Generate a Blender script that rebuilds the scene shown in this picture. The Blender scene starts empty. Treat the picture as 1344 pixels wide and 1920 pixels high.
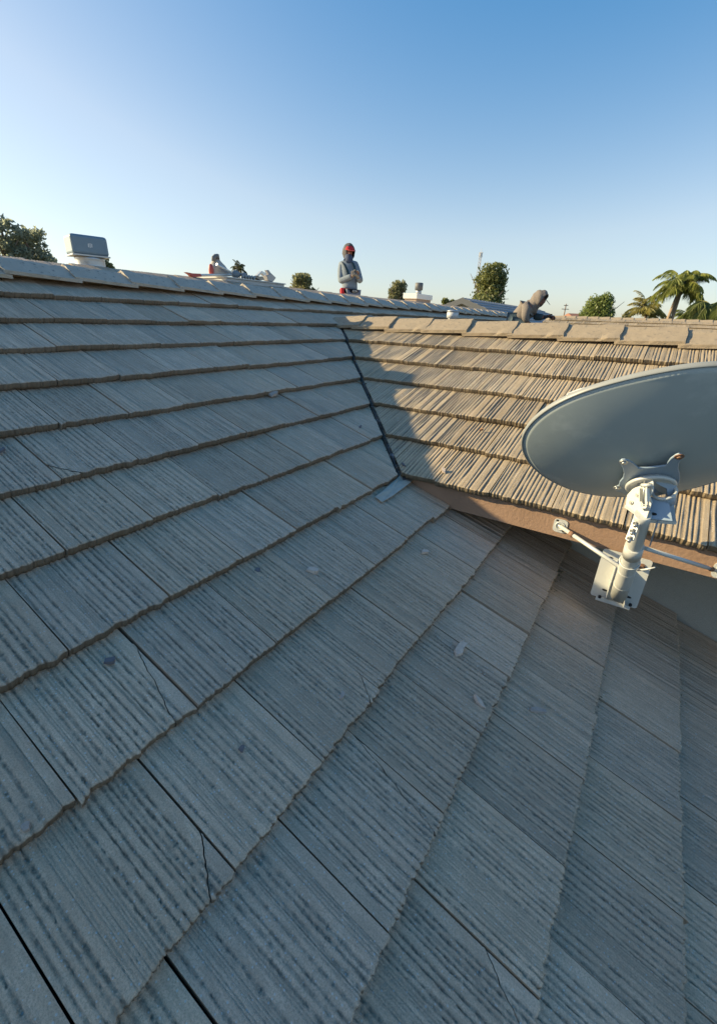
import bpy, bmesh, math, random
import numpy as np
from mathutils import Matrix, Vector

S = bpy.context.scene
COL = S.collection
rad = math.radians
random.seed(7)
RNG = np.random.default_rng(7)

# ------------------------------------------------------------------ camera, sky, sun, exposure
EYE = 4.6                                   # height of the lens above the garden
F_PX, PITCH, ROLL, YAW = 819.0191, 0.41879, -0.03992, 0.56651     # for a 1344 x 1920 frame
fw = np.array([math.cos(PITCH)*math.cos(YAW), math.cos(PITCH)*math.sin(YAW), -math.sin(PITCH)])
rt = np.array([math.sin(YAW), -math.cos(YAW), 0.0]); dn = np.cross(fw, rt)
c_, s_ = math.cos(ROLL), math.sin(ROLL)
RX, DY, FW = c_*rt+s_*dn, -s_*rt+c_*dn, fw
cam = bpy.data.cameras.new('camera'); cam_ob = bpy.data.objects.new('camera', cam); COL.objects.link(cam_ob)
cam.sensor_fit = 'VERTICAL'; cam.sensor_height = 24.0; cam.lens = 24.0*F_PX/1920.0
cam.clip_start = 0.02; cam.clip_end = 3000
M = Matrix.Identity(4)
for i in range(3):
    M[i][0], M[i][1], M[i][2] = RX[i], -DY[i], -FW[i]
M.translation = (0, 0, EYE)
cam_ob.matrix_world = M
S.camera = cam_ob

SUN = np.array([-0.45, 1.0, 0.392]); SUN /= np.linalg.norm(SUN)
EL = math.asin(SUN[2]); AZ = math.atan2(SUN[0], SUN[1])
world = bpy.data.worlds.new('World'); S.world = world; world.use_nodes = True
wn = world.node_tree.nodes; bg = wn['Background']
sky = wn.new('ShaderNodeTexSky'); sky.sky_type = 'NISHITA'; sky.sun_disc = False
sky.sun_elevation = EL; sky.sun_rotation = AZ
sky.altitude = 0; sky.air_density = 1.0; sky.dust_density = 0.8; sky.ozone_density = 2.6
sgm = wn.new('ShaderNodeGamma'); sgm.inputs[1].default_value = 0.69               # a clear, deep sky that pales towards the light, over the whole dome
sbw = wn.new('ShaderNodeRGBToBW'); smr = wn.new('ShaderNodeMapRange')
smr.inputs['From Min'].default_value = 1.15; smr.inputs['From Max'].default_value = 2.2; smr.inputs['To Min'].default_value = 1.66; smr.inputs['To Max'].default_value = .9
shs = wn.new('ShaderNodeHueSaturation')
wl = world.node_tree.links
wl.new(sky.outputs[0], sgm.inputs[0]); wl.new(sgm.outputs[0], sbw.inputs[0]); wl.new(sbw.outputs[0], smr.inputs['Value'])
wl.new(smr.outputs[0], shs.inputs['Saturation']); wl.new(sgm.outputs[0], shs.inputs['Color'])
wl.new(shs.outputs[0], bg.inputs[0]); bg.inputs[1].default_value = 0.083
sl = bpy.data.lights.new('sun', 'SUN'); sl.energy = 2.4; sl.angle = rad(0.5); sl.color = (1.0, 0.82, 0.48)
so = bpy.data.objects.new('sun', sl); COL.objects.link(so)
so.rotation_euler = Vector(SUN).to_track_quat('Z', 'Y').to_euler(); so.location = (-10, 20, 20)
S.view_settings.view_transform = 'Standard'; S.view_settings.look = 'None'
S.view_settings.exposure = 1.9; S.view_settings.gamma = 1.0; S.view_settings.use_curve_mapping = False

# ------------------------------------------------------------------ measuring helpers (x along the courses, y up the main slope)
def ray(px, py):
    return RX*((px-672)/F_PX) + DY*((py-960)/F_PX) + FW
def onX(px, py, X):
    w = ray(px, py); P = w*(X/w[0]); return np.array([P[0], P[1], P[2]+EYE])
def onY(px, py, Y):
    w = ray(px, py); P = w*(Y/w[1]); return np.array([P[0], P[1], P[2]+EYE])
def onplane(px, py, c0, n):
    w = ray(px, py); c = np.array(c0)-np.array([0, 0, EYE]); P = w*(c@n/(w@n)); return np.array([P[0], P[1], P[2]+EYE])
def at(px, py, D):
    P = ray(px, py)*D; return np.array([P[0], P[1], P[2]+EYE])
def proj(P):
    d = np.asarray(P, float)-np.array([0, 0, EYE]); z = d@FW
    return 672+F_PX*(d@RX)/z, 960+F_PX*(d@DY)/z, z
def nrm(v):
    v = np.asarray(v, float); return v/np.linalg.norm(v)

TH, TB = 0.39072, 0.36238                    # slope of the main roof and of the wing
HA, CB = 1.20923, 1.55733
T0, TB0 = -2.7552, -3.90175
EXP, EXB, WID = 0.34, 0.35504, 0.308
nA = np.array([0, -math.sin(TH), math.cos(TH)]); upA = np.array([0, math.cos(TH), math.sin(TH)])
nB = np.array([-math.sin(TB), 0, math.cos(TB)]); upB = np.array([math.cos(TB), 0, math.sin(TB)])
def PA(x, t, h=0):                            # point on the main slope, t metres downslope
    P = -HA*nA + np.array([x, 0, 0]) - upA*t + nA*h; return P+np.array([0, 0, EYE])
def PB(y, t, h=0):
    P = -CB*nB + np.array([0, y, 0]) - upB*t + nB*h; return P+np.array([0, 0, EYE])
def zA(y): return EYE + (y*math.sin(TH)-HA)/math.cos(TH)
def zB(x): return EYE + (x*math.sin(TB)-CB)/math.cos(TB)
def onA(px, py, h=0):
    return onplane(px, py, PA(0, 0, h), nA)
def onB(px, py, h=0):
    return onplane(px, py, PB(0, 0, h), nB)
YR, XR = 3.65, 4.30                           # ridge lines
ZR, ZRB = EYE+0.262, EYE+0.02
XEND = 13.0
XWALL, XFAS = 2.77, 2.259

# ------------------------------------------------------------------ object helpers
def link(ob, parent=None):
    COL.objects.link(ob)
    if parent is not None:
        ob.parent = parent
        ob.matrix_parent_inverse = Matrix.Translation(-world_loc(parent))
    return ob
def world_loc(o):
    v = Vector((0, 0, 0))
    while o is not None:
        if o.get('_base') is not None: return Vector(o['_base'])
        o = o.parent
    return v
BASE = {}
def world_loc(o):
    while o is not None:
        if o.name in BASE: return BASE[o.name]
        o = o.parent
    return Vector((0, 0, 0))
def tag(o, label=None, cat=None, group=None, kind=None):
    if label: o['label'] = label
    if cat: o['category'] = cat
    if group: o['group'] = group
    if kind: o['kind'] = kind
    return o
def thing(name, label, cat, loc, group=None):
    o = bpy.data.objects.new(name, None); COL.objects.link(o); o.location = loc; o.empty_display_size = 0.1
    BASE[o.name] = Vector(loc)
    return tag(o, label, cat, group)
def part(name, me, mat, parent=None, smooth=None, label=None):
    if isinstance(me, bmesh.types.BMesh):
        m = bpy.data.meshes.new(name); me.normal_update(); me.to_mesh(m); me.free(); me = m
    for mm in (mat if isinstance(mat, (list, tuple)) else [mat]):
        if mm is not None: me.materials.append(mm)
    if smooth: me.polygons.foreach_set('use_smooth', [True]*len(me.polygons))
    o = bpy.data.objects.new(name, me)
    link(o, parent)
    if parent is not None and parent.name not in BASE:        # parent is itself a part built in place
        o.matrix_parent_inverse = Matrix.Identity(4)
    if label: o['label'] = label
    return o
def mesh(name, V, Fc):
    m = bpy.data.meshes.new(name); m.from_pydata([tuple(v) for v in V], [], [tuple(f) for f in Fc]); m.update(); return m
def add_hull(bm, A, B):
    """prism between two equally long closed outlines A, B"""
    a = [bm.verts.new(tuple(p)) for p in A]; b = [bm.verts.new(tuple(p)) for p in B]; n = len(a)
    fs = [bm.faces.new(a[::-1]), bm.faces.new(b)]
    for i in range(n): fs.append(bm.faces.new((a[i], a[(i+1) % n], b[(i+1) % n], b[i])))
    bmesh.ops.recalc_face_normals(bm, faces=fs)
def add_box(bm, c, ax, ay, az, sx, sy, sz):
    c = np.array(c, float); ax, ay, az = nrm(ax)*sx/2, nrm(ay)*sy/2, nrm(az)*sz/2
    A = [c-ax-ay-az, c+ax-ay-az, c+ax+ay-az, c-ax+ay-az]
    add_hull(bm, A, [p+2*az for p in A])
def frame(d):
    d = nrm(d); a = np.array([0, 0, 1.0]) if abs(d[2]) < .9 else np.array([1.0, 0, 0])
    u = nrm(np.cross(d, a)); return u, np.cross(d, u), d
def add_tube(bm, pts, r, n=16, cap=True):
    pts = [np.array(p, float) for p in pts]; rs = r if isinstance(r, (list, tuple)) else [r]*len(pts)
    rings = []; prev = None
    for i, p in enumerate(pts):
        d = pts[min(i+1, len(pts)-1)]-pts[max(i-1, 0)]
        u, v, _ = frame(d)
        if prev is not None:
            u = nrm(prev-nrm(d)*(prev@nrm(d))); v = np.cross(nrm(d), u)
        prev = u
        rings.append([bm.verts.new(tuple(p+rs[i]*(u*math.cos(2*math.pi*k/n)+v*math.sin(2*math.pi*k/n)))) for k in range(n)])
    fs = []
    for a, b in zip(rings, rings[1:]):
        for k in range(n): fs.append(bm.faces.new((a[k], a[(k+1) % n], b[(k+1) % n], b[k])))
    if cap: fs += [bm.faces.new(rings[0][::-1]), bm.faces.new(rings[-1])]
    bmesh.ops.recalc_face_normals(bm, faces=fs)
    for f in fs:
        if len(f.verts) == 4: f.smooth = True
def add_ball(bm, c, r, sc=(1, 1, 1), seg=12):
    m = Matrix.Translation(tuple(c)) @ Matrix.Diagonal((r*sc[0], r*sc[1], r*sc[2], 1))
    res = bmesh.ops.create_uvsphere(bm, u_segments=seg, v_segments=max(6, seg//2), radius=1, matrix=m)
    for v in res['verts']:
        for f in v.link_faces: f.smooth = True
def add_torus(bm, c, axis, R_, r, n=40, m=10):
    u, v, d = frame(axis); c = np.array(c, float); rings = []
    for i in range(n):
        a = 2*math.pi*i/n; o = u*math.cos(a)+v*math.sin(a)
        rings.append([bm.verts.new(tuple(c+o*(R_+r*math.cos(2*math.pi*k/m))+d*r*math.sin(2*math.pi*k/m))) for k in range(m)])
    for i in range(n):
        a, b = rings[i], rings[(i+1) % n]
        for k in range(m):
            f = bm.faces.new((a[k], b[k], b[(k+1) % m], a[(k+1) % m])); f.smooth = True
def bolt(name, c, axis, r, l, mat, parent, washer=True):
    bm = bmesh.new(); d = nrm(axis)
    add_tube(bm, [np.array(c), np.array(c)+d*l], r, 6)
    if washer: add_tube(bm, [np.array(c)-d*.001, np.array(c)+d*.0025], r*1.75, 14)
    return part(name, bm, mat, parent)
def skin(name, V, E_, R_, mat, parent, sub=2, root=0):
    m = bpy.data.meshes.new(name); m.from_pydata([tuple(v) for v in V], E_, []); m.update()
    o = bpy.data.objects.new(name, m); COL.objects.link(o)
    sk = o.modifiers.new('skin', 'SKIN'); sk.use_smooth_shade = True
    for i, sv in enumerate(m.skin_vertices[0].data):
        r = R_[i]; sv.radius = r if isinstance(r, tuple) else (r, r); sv.use_root = (i == root)
    ss = o.modifiers.new('sub', 'SUBSURF'); ss.levels = sub; ss.render_levels = sub
    bpy.context.view_layer.update()
    me = bpy.data.meshes.new_from_object(o.evaluated_get(bpy.context.evaluated_depsgraph_get()))
    bpy.data.objects.remove(o); bpy.data.meshes.remove(m)
    me.polygons.foreach_set('use_smooth', [True]*len(me.polygons))
    return part(name, me, mat, parent)

# ------------------------------------------------------------------ materials
def nodes(name):
    m = bpy.data.materials.new(name); m.use_nodes = True; nt = m.node_tree
    return m, nt, nt.nodes['Principled BSDF']
def N(nt, t, **kw):
    n = nt.nodes.new(t)
    for k, v in kw.items(): setattr(n, k, v)
    return n
def ramp(nt, src, stops):
    r = N(nt, 'ShaderNodeValToRGB'); nt.links.new(src, r.inputs[0]); e = r.color_ramp.elements
    while len(e) < len(stops): e.new(0.5)
    for el, (p, c) in zip(e, stops): el.position = p; el.color = (c, c, c, 1) if not isinstance(c, tuple) else (*c, 1)
    return r.outputs[0]
def mix(nt, f, a, b, mode='MIX'):
    m = N(nt, 'ShaderNodeMix', data_type='RGBA', blend_type=mode)
    for sock, v in ((m.inputs[0], f), (m.inputs[6], a), (m.inputs[7], b)):
        if hasattr(v, 'node'): nt.links.new(v, sock)
        elif isinstance(v, tuple): sock.default_value = (*v, 1)
        else: sock.default_value = v
    return m.outputs[2]
def math_(nt, op, a, b=0.0, clamp=False):
    m = N(nt, 'ShaderNodeMath', operation=op, use_clamp=clamp)
    for i, v in enumerate((a, b)):
        if hasattr(v, 'node'): nt.links.new(v, m.inputs[i])
        else: m.inputs[i].default_value = v
    return m.outputs[0]
def noise(nt, vec, scale, detail=4, rough=.55):
    n = N(nt, 'ShaderNodeTexNoise'); n.inputs['Scale'].default_value = scale; n.inputs['Detail'].default_value = detail
    n.inputs['Roughness'].default_value = rough
    if vec is not None: nt.links.new(vec, n.inputs['Vector'])
    return n.outputs['Fac']
def bump(nt, b, h, strength, dist):
    n = N(nt, 'ShaderNodeBump'); n.inputs['Strength'].default_value = strength; n.inputs['Distance'].default_value = dist
    nt.links.new(h, n.inputs['Height']); nt.links.new(n.outputs[0], b.inputs['Normal'])
def simple(name, col, rough=.6, metal=0.0, var=.12, scale=20, bmp=0.0, bscale=120, spec=.5, dirt=None):
    m, nt, b = nodes(name)
    tc = N(nt, 'ShaderNodeTexCoord').outputs['Object']
    f = noise(nt, tc, scale)
    lo = tuple(c*(1-var) for c in col); hi = tuple(min(1, c*(1+var)) for c in col)
    c = mix(nt, f, lo, hi)
    if dirt:
        d = ramp(nt, noise(nt, tc, dirt[1], 6, .65), [(dirt[2], 0.0), (dirt[2]+.12, 1.0)])
        c = mix(nt, d, c, dirt[0])
    nt.links.new(c, b.inputs['Base Color'])
    b.inputs['Roughness'].default_value = rough; b.inputs['Metallic'].default_value = metal
    b.inputs['Specular IOR Level'].default_value = spec
    if bmp: bump(nt, b, noise(nt, tc, bscale, 6, .6), bmp, .01)
    return m

def tile_material(name, top, top2, lip, furrow, bstr=.55, comb=.36, fur=.6):
    m, nt, b = nodes(name)
    tco = N(nt, 'ShaderNodeTexCoord').outputs['Object']
    oi = N(nt, 'ShaderNodeObjectInfo'); rnd = oi.outputs['Random']
    off = N(nt, 'ShaderNodeVectorMath', operation='SCALE'); off.inputs[0].default_value = (13.1, 7.7, 3.3); nt.links.new(rnd, off.inputs['Scale'])
    add = N(nt, 'ShaderNodeVectorMath', operation='ADD'); nt.links.new(tco, add.inputs[0]); nt.links.new(off.outputs[0], add.inputs[1])
    v = add.outputs[0]
    mp = N(nt, 'ShaderNodeMapping'); mp.inputs['Scale'].default_value = (1, .12, 1); nt.links.new(v, mp.inputs[0])
    vs = mp.outputs[0]
    g = N(nt, 'ShaderNodeAttribute', attribute_name='groove').outputs['Fac']
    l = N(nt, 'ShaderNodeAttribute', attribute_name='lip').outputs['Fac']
    c = mix(nt, ramp(nt, noise(nt, vs, 60, 5), [(.3, 0.0), (.75, 1.0)]), top, top2)       # streaks along the brushing
    mp2 = N(nt, 'ShaderNodeMapping'); mp2.inputs['Scale'].default_value = (1, .05, 1); nt.links.new(v, mp2.inputs[0])
    c = mix(nt, ramp(nt, noise(nt, mp2.outputs[0], 125, 3, .6), [(.44, comb), (.56, 0.0)]), c, tuple(x*.62 for x in top))   # dark combed lines
    c = mix(nt, ramp(nt, noise(nt, v, 9, 4), [(.38, 0.0), (.7, .55)]), c, tuple(x*.86 for x in top))   # weather stains
    fm = math_(nt, 'MULTIPLY', g, ramp(nt, noise(nt, v, 210, 4, .7), [(.40, .35), (.56, 1.0)]))
    c = mix(nt, math_(nt, 'MULTIPLY', fm, fur, True), c, furrow)                             # dark furrows: exposed grit, plus groove shade painted into the colour
    c = mix(nt, ramp(nt, noise(nt, v, 270, 4, .8), [(.40, .62), (.54, 0.0)]), c, tuple(x*.58 for x in top))  # grain
    vo = N(nt, 'ShaderNodeTexVoronoi'); vo.inputs['Scale'].default_value = 130; nt.links.new(v, vo.inputs['Vector'])
    sel = math_(nt, 'GREATER_THAN', N(nt, 'ShaderNodeSeparateColor').outputs[0], .80)
    sc = [n for n in nt.nodes if n.bl_idname == 'ShaderNodeSeparateColor'][0]; nt.links.new(vo.outputs['Color'], sc.inputs[0])
    sp = math_(nt, 'MULTIPLY', sel, math_(nt, 'LESS_THAN', vo.outputs['Distance'], .27))
    c = mix(nt, math_(nt, 'MULTIPLY', sp, .7), c, (.62, .62, .6))                            # pale grains of aggregate
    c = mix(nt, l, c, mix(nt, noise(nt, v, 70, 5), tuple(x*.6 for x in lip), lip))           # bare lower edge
    br = math_(nt, 'ADD', math_(nt, 'MULTIPLY', rnd, .26), .87)
    c = mix(nt, math_(nt, 'FRACT', math_(nt, 'MULTIPLY', rnd, 37.3)), c, (1.0, .965, .91), 'MULTIPLY')
    hs = N(nt, 'ShaderNodeHueSaturation'); nt.links.new(c, hs.inputs['Color']); nt.links.new(br, hs.inputs['Value'])
    nt.links.new(hs.outputs[0], b.inputs['Base Color'])
    b.inputs['Roughness'].default_value = .7; b.inputs['Specular IOR Level'].default_value = .6
    h = math_(nt, 'ADD', math_(nt, 'MULTIPLY', noise(nt, v, 330, 4, .7), .5), math_(nt, 'MULTIPLY', math_(nt, 'MULTIPLY', noise(nt, v, 120, 4, .7), 1.0), math_(nt, 'ADD', math_(nt, 'MULTIPLY', g, 1.3), .35)))
    bump(nt, b, h, bstr, .006)
    return m

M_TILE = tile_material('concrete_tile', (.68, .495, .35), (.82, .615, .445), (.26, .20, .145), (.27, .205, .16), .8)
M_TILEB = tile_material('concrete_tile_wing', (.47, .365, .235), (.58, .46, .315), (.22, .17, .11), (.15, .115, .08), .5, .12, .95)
M_CAP = simple('ridge_cap_concrete', (.35, .275, .19), .8, var=.2, scale=14, bmp=.5, bscale=160, dirt=((.2, .17, .13), 30, .56))
M_CAPA = simple('ridge_cap_concrete_grey', (.46, .395, .32), .8, var=.18, scale=14, bmp=.5, bscale=160, dirt=((.17, .16, .15), 30, .58))
M_DECK = simple('roof_felt', (.035, .033, .032), .9, bmp=.3)
M_FASCIA = simple('brown_painted_wood', (.31, .195, .13), .55, var=.16, scale=7, bmp=.35, bscale=60, dirt=((.22, .14, .095), 9, .6))
M_STUCCO = simple('grey_stucco', (.40, .38, .33), .9, var=.08, scale=30, bmp=.8, bscale=170)
M_SOFFIT = simple('brown_soffit', (.2, .12, .085), .7, bmp=.2)
M_LEAD = simple('bare_flashing_metal', (.44, .40, .33), .5, 0, var=.3, scale=25, bmp=.3, bscale=30)
M_VALLEY = simple('stained_valley_metal', (.11, .10, .09), .6, .1, var=.7, scale=30, bmp=.4, bscale=40, dirt=((.34, .38, .42), 14, .55))
M_DISH = simple('grey_blue_dish_paint', (.37, .42, .43), .5, var=.08, scale=5, dirt=((.45, .50, .505), 6, .54))
M_DISHEDGE = simple('dish_rim_paint', (.27, .28, .275), .4, var=.06)
M_GALV = simple('pale_grey_painted_steel', (.58, .58, .55), .42, .15, var=.07, scale=30, bmp=.06, bscale=60, dirt=((.42, .39, .34), 22, .66))
M_BRKT = simple('blue_grey_bracket_paint', (.3, .38, .47), .4, .1, var=.05, scale=14)
M_ZINC = simple('zinc_bolt', (.5, .5, .48), .35, .8, var=.2, scale=90)
M_RUST = simple('rust', (.22, .12, .075), .8, var=.4, scale=80, bmp=.4)
M_DARK = simple('dark_hole', (.012, .012, .014), .8)
M_CABLE = simple('black_cable', (.02, .02, .022), .5)
def cloth(name, col, rough=.85, sc=60): return simple(name, col, rough, var=.22, scale=sc, bmp=.5, bscale=45, spec=.2)

# ------------------------------------------------------------------ concrete tiles
THK, GAP, LEN = .034, .005, .385
def smooth_noise(rng, n, cells):
    k = rng.normal(size=cells+3); x = np.linspace(0, cells, n); i = x.astype(int); f = x-i; f = f*f*(3-2*f)
    return k[i]*(1-f)+k[i+1]*f
def tile_arrays(seed, nx, ny, deep, exp=EXP, count=None):
    rng = np.random.default_rng(seed)
    W = WID-GAP
    x = np.linspace(0, W, nx+1); y = np.concatenate([[0, .0025], np.linspace(.008, LEN, ny-1)]) if ny > 3 else np.linspace(0, LEN, ny+1)
    ny = len(y)-1
    X, Y = np.meshgrid(x, y)
    G = np.zeros_like(X); p = rng.uniform(.006, .016); fine = nx > 140
    while p < W-(.012 if deep > 1.25 else .022):
        kind = rng.random()
        if kind < (.7 if deep < 1.25 else .85):                              # ragged furrow
            wd = rng.uniform(.005, .0085) if deep < 1.25 else rng.uniform(.008, .0115); d = rng.uniform(.0028, .0048)*deep
            wob = .0004*smooth_noise(rng, ny+1, max(3, ny//6)) + (.0003*rng.normal(size=ny+1) if fine else 0)
            wv = wd*(1+(.2*rng.normal(size=ny+1).clip(-2, 2) if fine else 0)+.18*smooth_noise(rng, ny+1, max(3, ny//5)))
            amp = np.clip(1+.28*smooth_noise(rng, ny+1, max(4, ny//3))+(.2*rng.normal(size=ny+1) if fine else 0), .35, 1.6)
            prof = np.exp(-(np.abs(X-p-wob[:, None])/(np.maximum(wv, .002)*.5)[:, None])**4)
            G = np.maximum(G, prof*d*amp[:, None]); p += wd+rng.choice([.007, .011, .016] if deep < 1.25 else [.008, .011, .014], p=[.35, .4, .25])
        else:                                       # bundle of straight combed lines
            for q in range(int(rng.integers(2, 5))):
                wd = rng.uniform(.0022, .0036); d = rng.uniform(.0014, .0026)*deep
                G = np.maximum(G, np.exp(-(np.abs(X-p)/(wd*.55))**2)*d); p += wd+rng.uniform(.002, .0045)
            p += .003
    Gn = G/(.0045*deep); G = G*(1 if deep < 1.25 else .8)
    rough = rng.normal(size=X.shape)
    Z = -THK*(Y/exp) - G - Gn*np.abs(rough)*(.0007 if fine else .0003) + (.00028 if fine else .0001)*rough
    Z += .0015*smooth_noise(rng, nx+1, 3)[None, :]*np.exp(-Y/.2)
    jag = .0022*smooth_noise(rng, nx+1, 9)+.0016*smooth_noise(rng, nx+1, 30 if nx > 40 else 10)
    fade = np.exp(-(Y/.03)**2)
    Yj = Y + fade*(jag[None, :]+.9*G[0][None, :]+.002)
    Z[0] -= .0035; Z[1] -= .0012
    V = [np.stack([X, Yj, Z], -1).reshape(-1, 3)]; nv = (nx+1)*(ny+1)
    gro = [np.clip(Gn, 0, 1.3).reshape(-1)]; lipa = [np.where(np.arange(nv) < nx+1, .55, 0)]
    I = np.arange(nv).reshape(ny+1, nx+1)
    Fc = [np.stack([I[:-1, :-1], I[:-1, 1:], I[1:, 1:], I[1:, :-1]], -1).reshape(-1, 4)]
    # lower edge: three rows of its own, then the underside
    rows = []
    for q, (dz, dy) in enumerate(((0, 0), (-.5, -.001), (-1, .002))):
        zz = Z[0]+dz*(THK-.002+.0015*smooth_noise(rng, nx+1, 12)); yy = Yj[0]+dy+(.0016*rng.normal(size=nx+1) if q == 1 else 0)
        rows.append(np.stack([x, yy, zz], -1))
    rows.append(np.stack([x, np.full(nx+1, LEN), np.full(nx+1, -THK*(LEN/exp)-THK)], -1))
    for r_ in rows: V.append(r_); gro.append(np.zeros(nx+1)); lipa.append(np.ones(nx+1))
    R = nv+np.arange(4*(nx+1)).reshape(4, nx+1)
    Fc.append(np.stack([R[1:, :-1], R[1:, 1:], R[:-1, 1:], R[:-1, :-1]], -1).reshape(-1, 4))
    # sides
    b = nv+4*(nx+1)
    for s in (0, nx):
        top = I[:, s]; bot = np.stack([X[:, s], Yj[:, s], Z[:, s]*0-THK*(Y[:, s]/exp)-THK], -1)
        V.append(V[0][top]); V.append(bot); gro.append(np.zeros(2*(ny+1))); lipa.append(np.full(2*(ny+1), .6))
        T = b+np.arange(ny+1); Bt = T+ny+1; b += 2*(ny+1)
        f = np.stack([T[:-1], T[1:], Bt[1:], Bt[:-1]], -1)
        Fc.append(f if s == 0 else f[:, ::-1])
    return np.concatenate(V), np.concatenate(Fc), np.concatenate(gro), np.concatenate(lipa)
def fast_mesh(name, V, Fc, gro=None, lipa=None, smooth=True):
    m = bpy.data.meshes.new(name); m.vertices.add(len(V)); m.vertices.foreach_set('co', np.asarray(V, np.float32).ravel())
    nf, k = Fc.shape; m.loops.add(nf*k); m.loops.foreach_set('vertex_index', Fc.astype(np.int32).ravel())
    m.polygons.add(nf); m.polygons.foreach_set('loop_start', np.arange(0, nf*k, k, dtype=np.int32)); m.polygons.foreach_set('loop_total', np.full(nf, k, np.int32))
    m.polygons.foreach_set('use_smooth', np.full(nf, smooth))
    for nm, a in (('groove', gro), ('lip', lipa)):
        if a is not None:
            at_ = m.attributes.new(nm, 'FLOAT', 'POINT'); at_.data.foreach_set('value', np.asarray(a, np.float32))
    m.update(calc_edges=True); m.validate(); return m

LODS = {'near': (160, 100, 1.0), 'mid': (104, 22, 1.05), 'far': (104, 5, 1.2), 'wing': (128, 14, 1.3)}
ARR = {}; MESH = {}
def tile_variant(lod, i):
    if (lod, i) not in ARR:
        nx, ny, dp = LODS[lod]
        ARR[lod, i] = tile_arrays(100*len(ARR)+i, nx, ny, dp, EXB if lod == 'wing' else EXP)
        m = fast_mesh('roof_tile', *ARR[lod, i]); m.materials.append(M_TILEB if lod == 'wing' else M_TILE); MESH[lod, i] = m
    return ARR[lod, i], MESH[lod, i]
NVAR = {'near': 10, 'mid': 8, 'far': 6, 'wing': 10}

def tile_matrix(P, ax, up, n, rng):
    m = Matrix.Identity(4)
    for i in range(3): m[i][0], m[i][1], m[i][2], m[i][3] = ax[i], up[i], n[i], P[i]
    j = Matrix.Rotation(rng.normal()*.0035, 4, 'Z') @ Matrix.Rotation(rng.normal()*.005, 4, 'Y') @ Matrix.Rotation(rng.normal()*.003, 4, 'X')
    return m @ Matrix.Translation((0, rng.normal()*.0028, rng.normal()*.0019)) @ j
def bisect(bm, co, no):
    """keep the side the normal does NOT point to"""
    g = bm.verts[:]+bm.edges[:]+bm.faces[:]
    bmesh.ops.bisect_plane(bm, geom=g, plane_co=Vector(co), plane_no=Vector(no), clear_outer=True, clear_inner=False)

# valley between the slopes: a vertical plane through the line where both meet
vP = np.array([2.2, 1.12, 0]); vdir = nrm(np.array([4.215-2.2, 3.0-1.12, 0])); vn = np.array([vdir[1], -vdir[0], 0])   # vn points to the wing side
bP = np.array([4.40, 3.0, 0]); bdir = nrm(np.array([6.6-4.4, 0.88-3.0, 0])); bn = np.array([bdir[1], -bdir[0], 0])       # rear valley; bn points to ... the near side

house = thing('house', 'grey and tan house under an intersecting concrete tile roof, close to the camera', 'house', (3.0, 3.0, 0.0))
# ---- sheathing
def sheet(name, quad, mat, parent, thick=.02, n=None):
    bm = bmesh.new(); q = [np.array(p, float) for p in quad]
    n = nrm(np.cross(q[1]-q[0], q[2]-q[0])) if n is None else n
    if n[2] < 0: n = -n
    add_hull(bm, [p-n*thick for p in q], q); return part(name, bm, mat, parent)
TLOW = T0+16.3*EXP
hA = -.09
yl, yh = -upA[1]*TLOW+HA*math.sin(TH), YR-.02
main_roof = sheet('main_roof', [PA(-3.0, TLOW, hA), PA(XWALL+.02, TLOW, hA), PA(XWALL+.02, T0+7*EXP, hA), PA(2.2, T0+6*EXP, hA), PA(4.3, T0, hA), PA(4.5, T0, hA), PA(7.4, T0+6.9*EXP, hA), PA(XEND+2.6, T0+6.9*EXP, hA), PA(XEND, T0-2.2*EXP, hA), PA(-3.0, T0-2.2*EXP, hA)], M_DECK, house)
part('rear_slope', (lambda bm: (add_hull(bm, [(-3, YR-.02, ZR-.07), (XEND, YR-.02, ZR-.07), (XEND+2.6, YR+5.2, ZR-2.2), (-3, YR+5.2, ZR-2.2)],
     [(-3, YR-.02, ZR-.10), (XEND, YR-.02, ZR-.10), (XEND+2.6, YR+5.2, ZR-2.23), (-3, YR+5.2, ZR-2.23)]), bm)[1])(bmesh.new()), M_CAPA, house)
part('hip_slope', (lambda bm: (add_hull(bm, [(XEND, YR, ZR-.07), (XEND+2.6, YR+5.2, ZR-2.2), (XEND+2.6, YR-3.2, ZR-1.39)],
     [(XEND, YR, ZR-.1), (XEND+2.6, YR+5.2, ZR-2.23), (XEND+2.6, YR-3.2, ZR-1.42)]), bm)[1])(bmesh.new()), M_CAPA, house)
YEND = -3.2                                      # far right end of the wing, out of the frame
wing_roof = sheet('wing_roof', [PB(YEND, TB0+6*EXB-.085, hA), PB(YEND, TB0-.05, hA), PB(3.0, TB0-.05, hA), PB(1.22, TB0+6*EXB-.085, hA)], M_DECK, house)
def zW(x): return ZRB-.06-(x-XR)*math.tan(TB)
part('wing_rear_slope', (lambda bm: (add_hull(bm, [(XR, YEND, zW(XR)), (XR, 3.0, zW(XR)), (7.2, .35, zW(7.2)), (7.2, YEND, zW(7.2))],
     [(XR, YEND, zW(XR)-.03), (XR, 3.0, zW(XR)-.03), (7.2, .35, zW(7.2)-.03), (7.2, YEND, zW(7.2)-.03)]), bm)[1])(bmesh.new()), M_TILEB, house)

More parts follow.
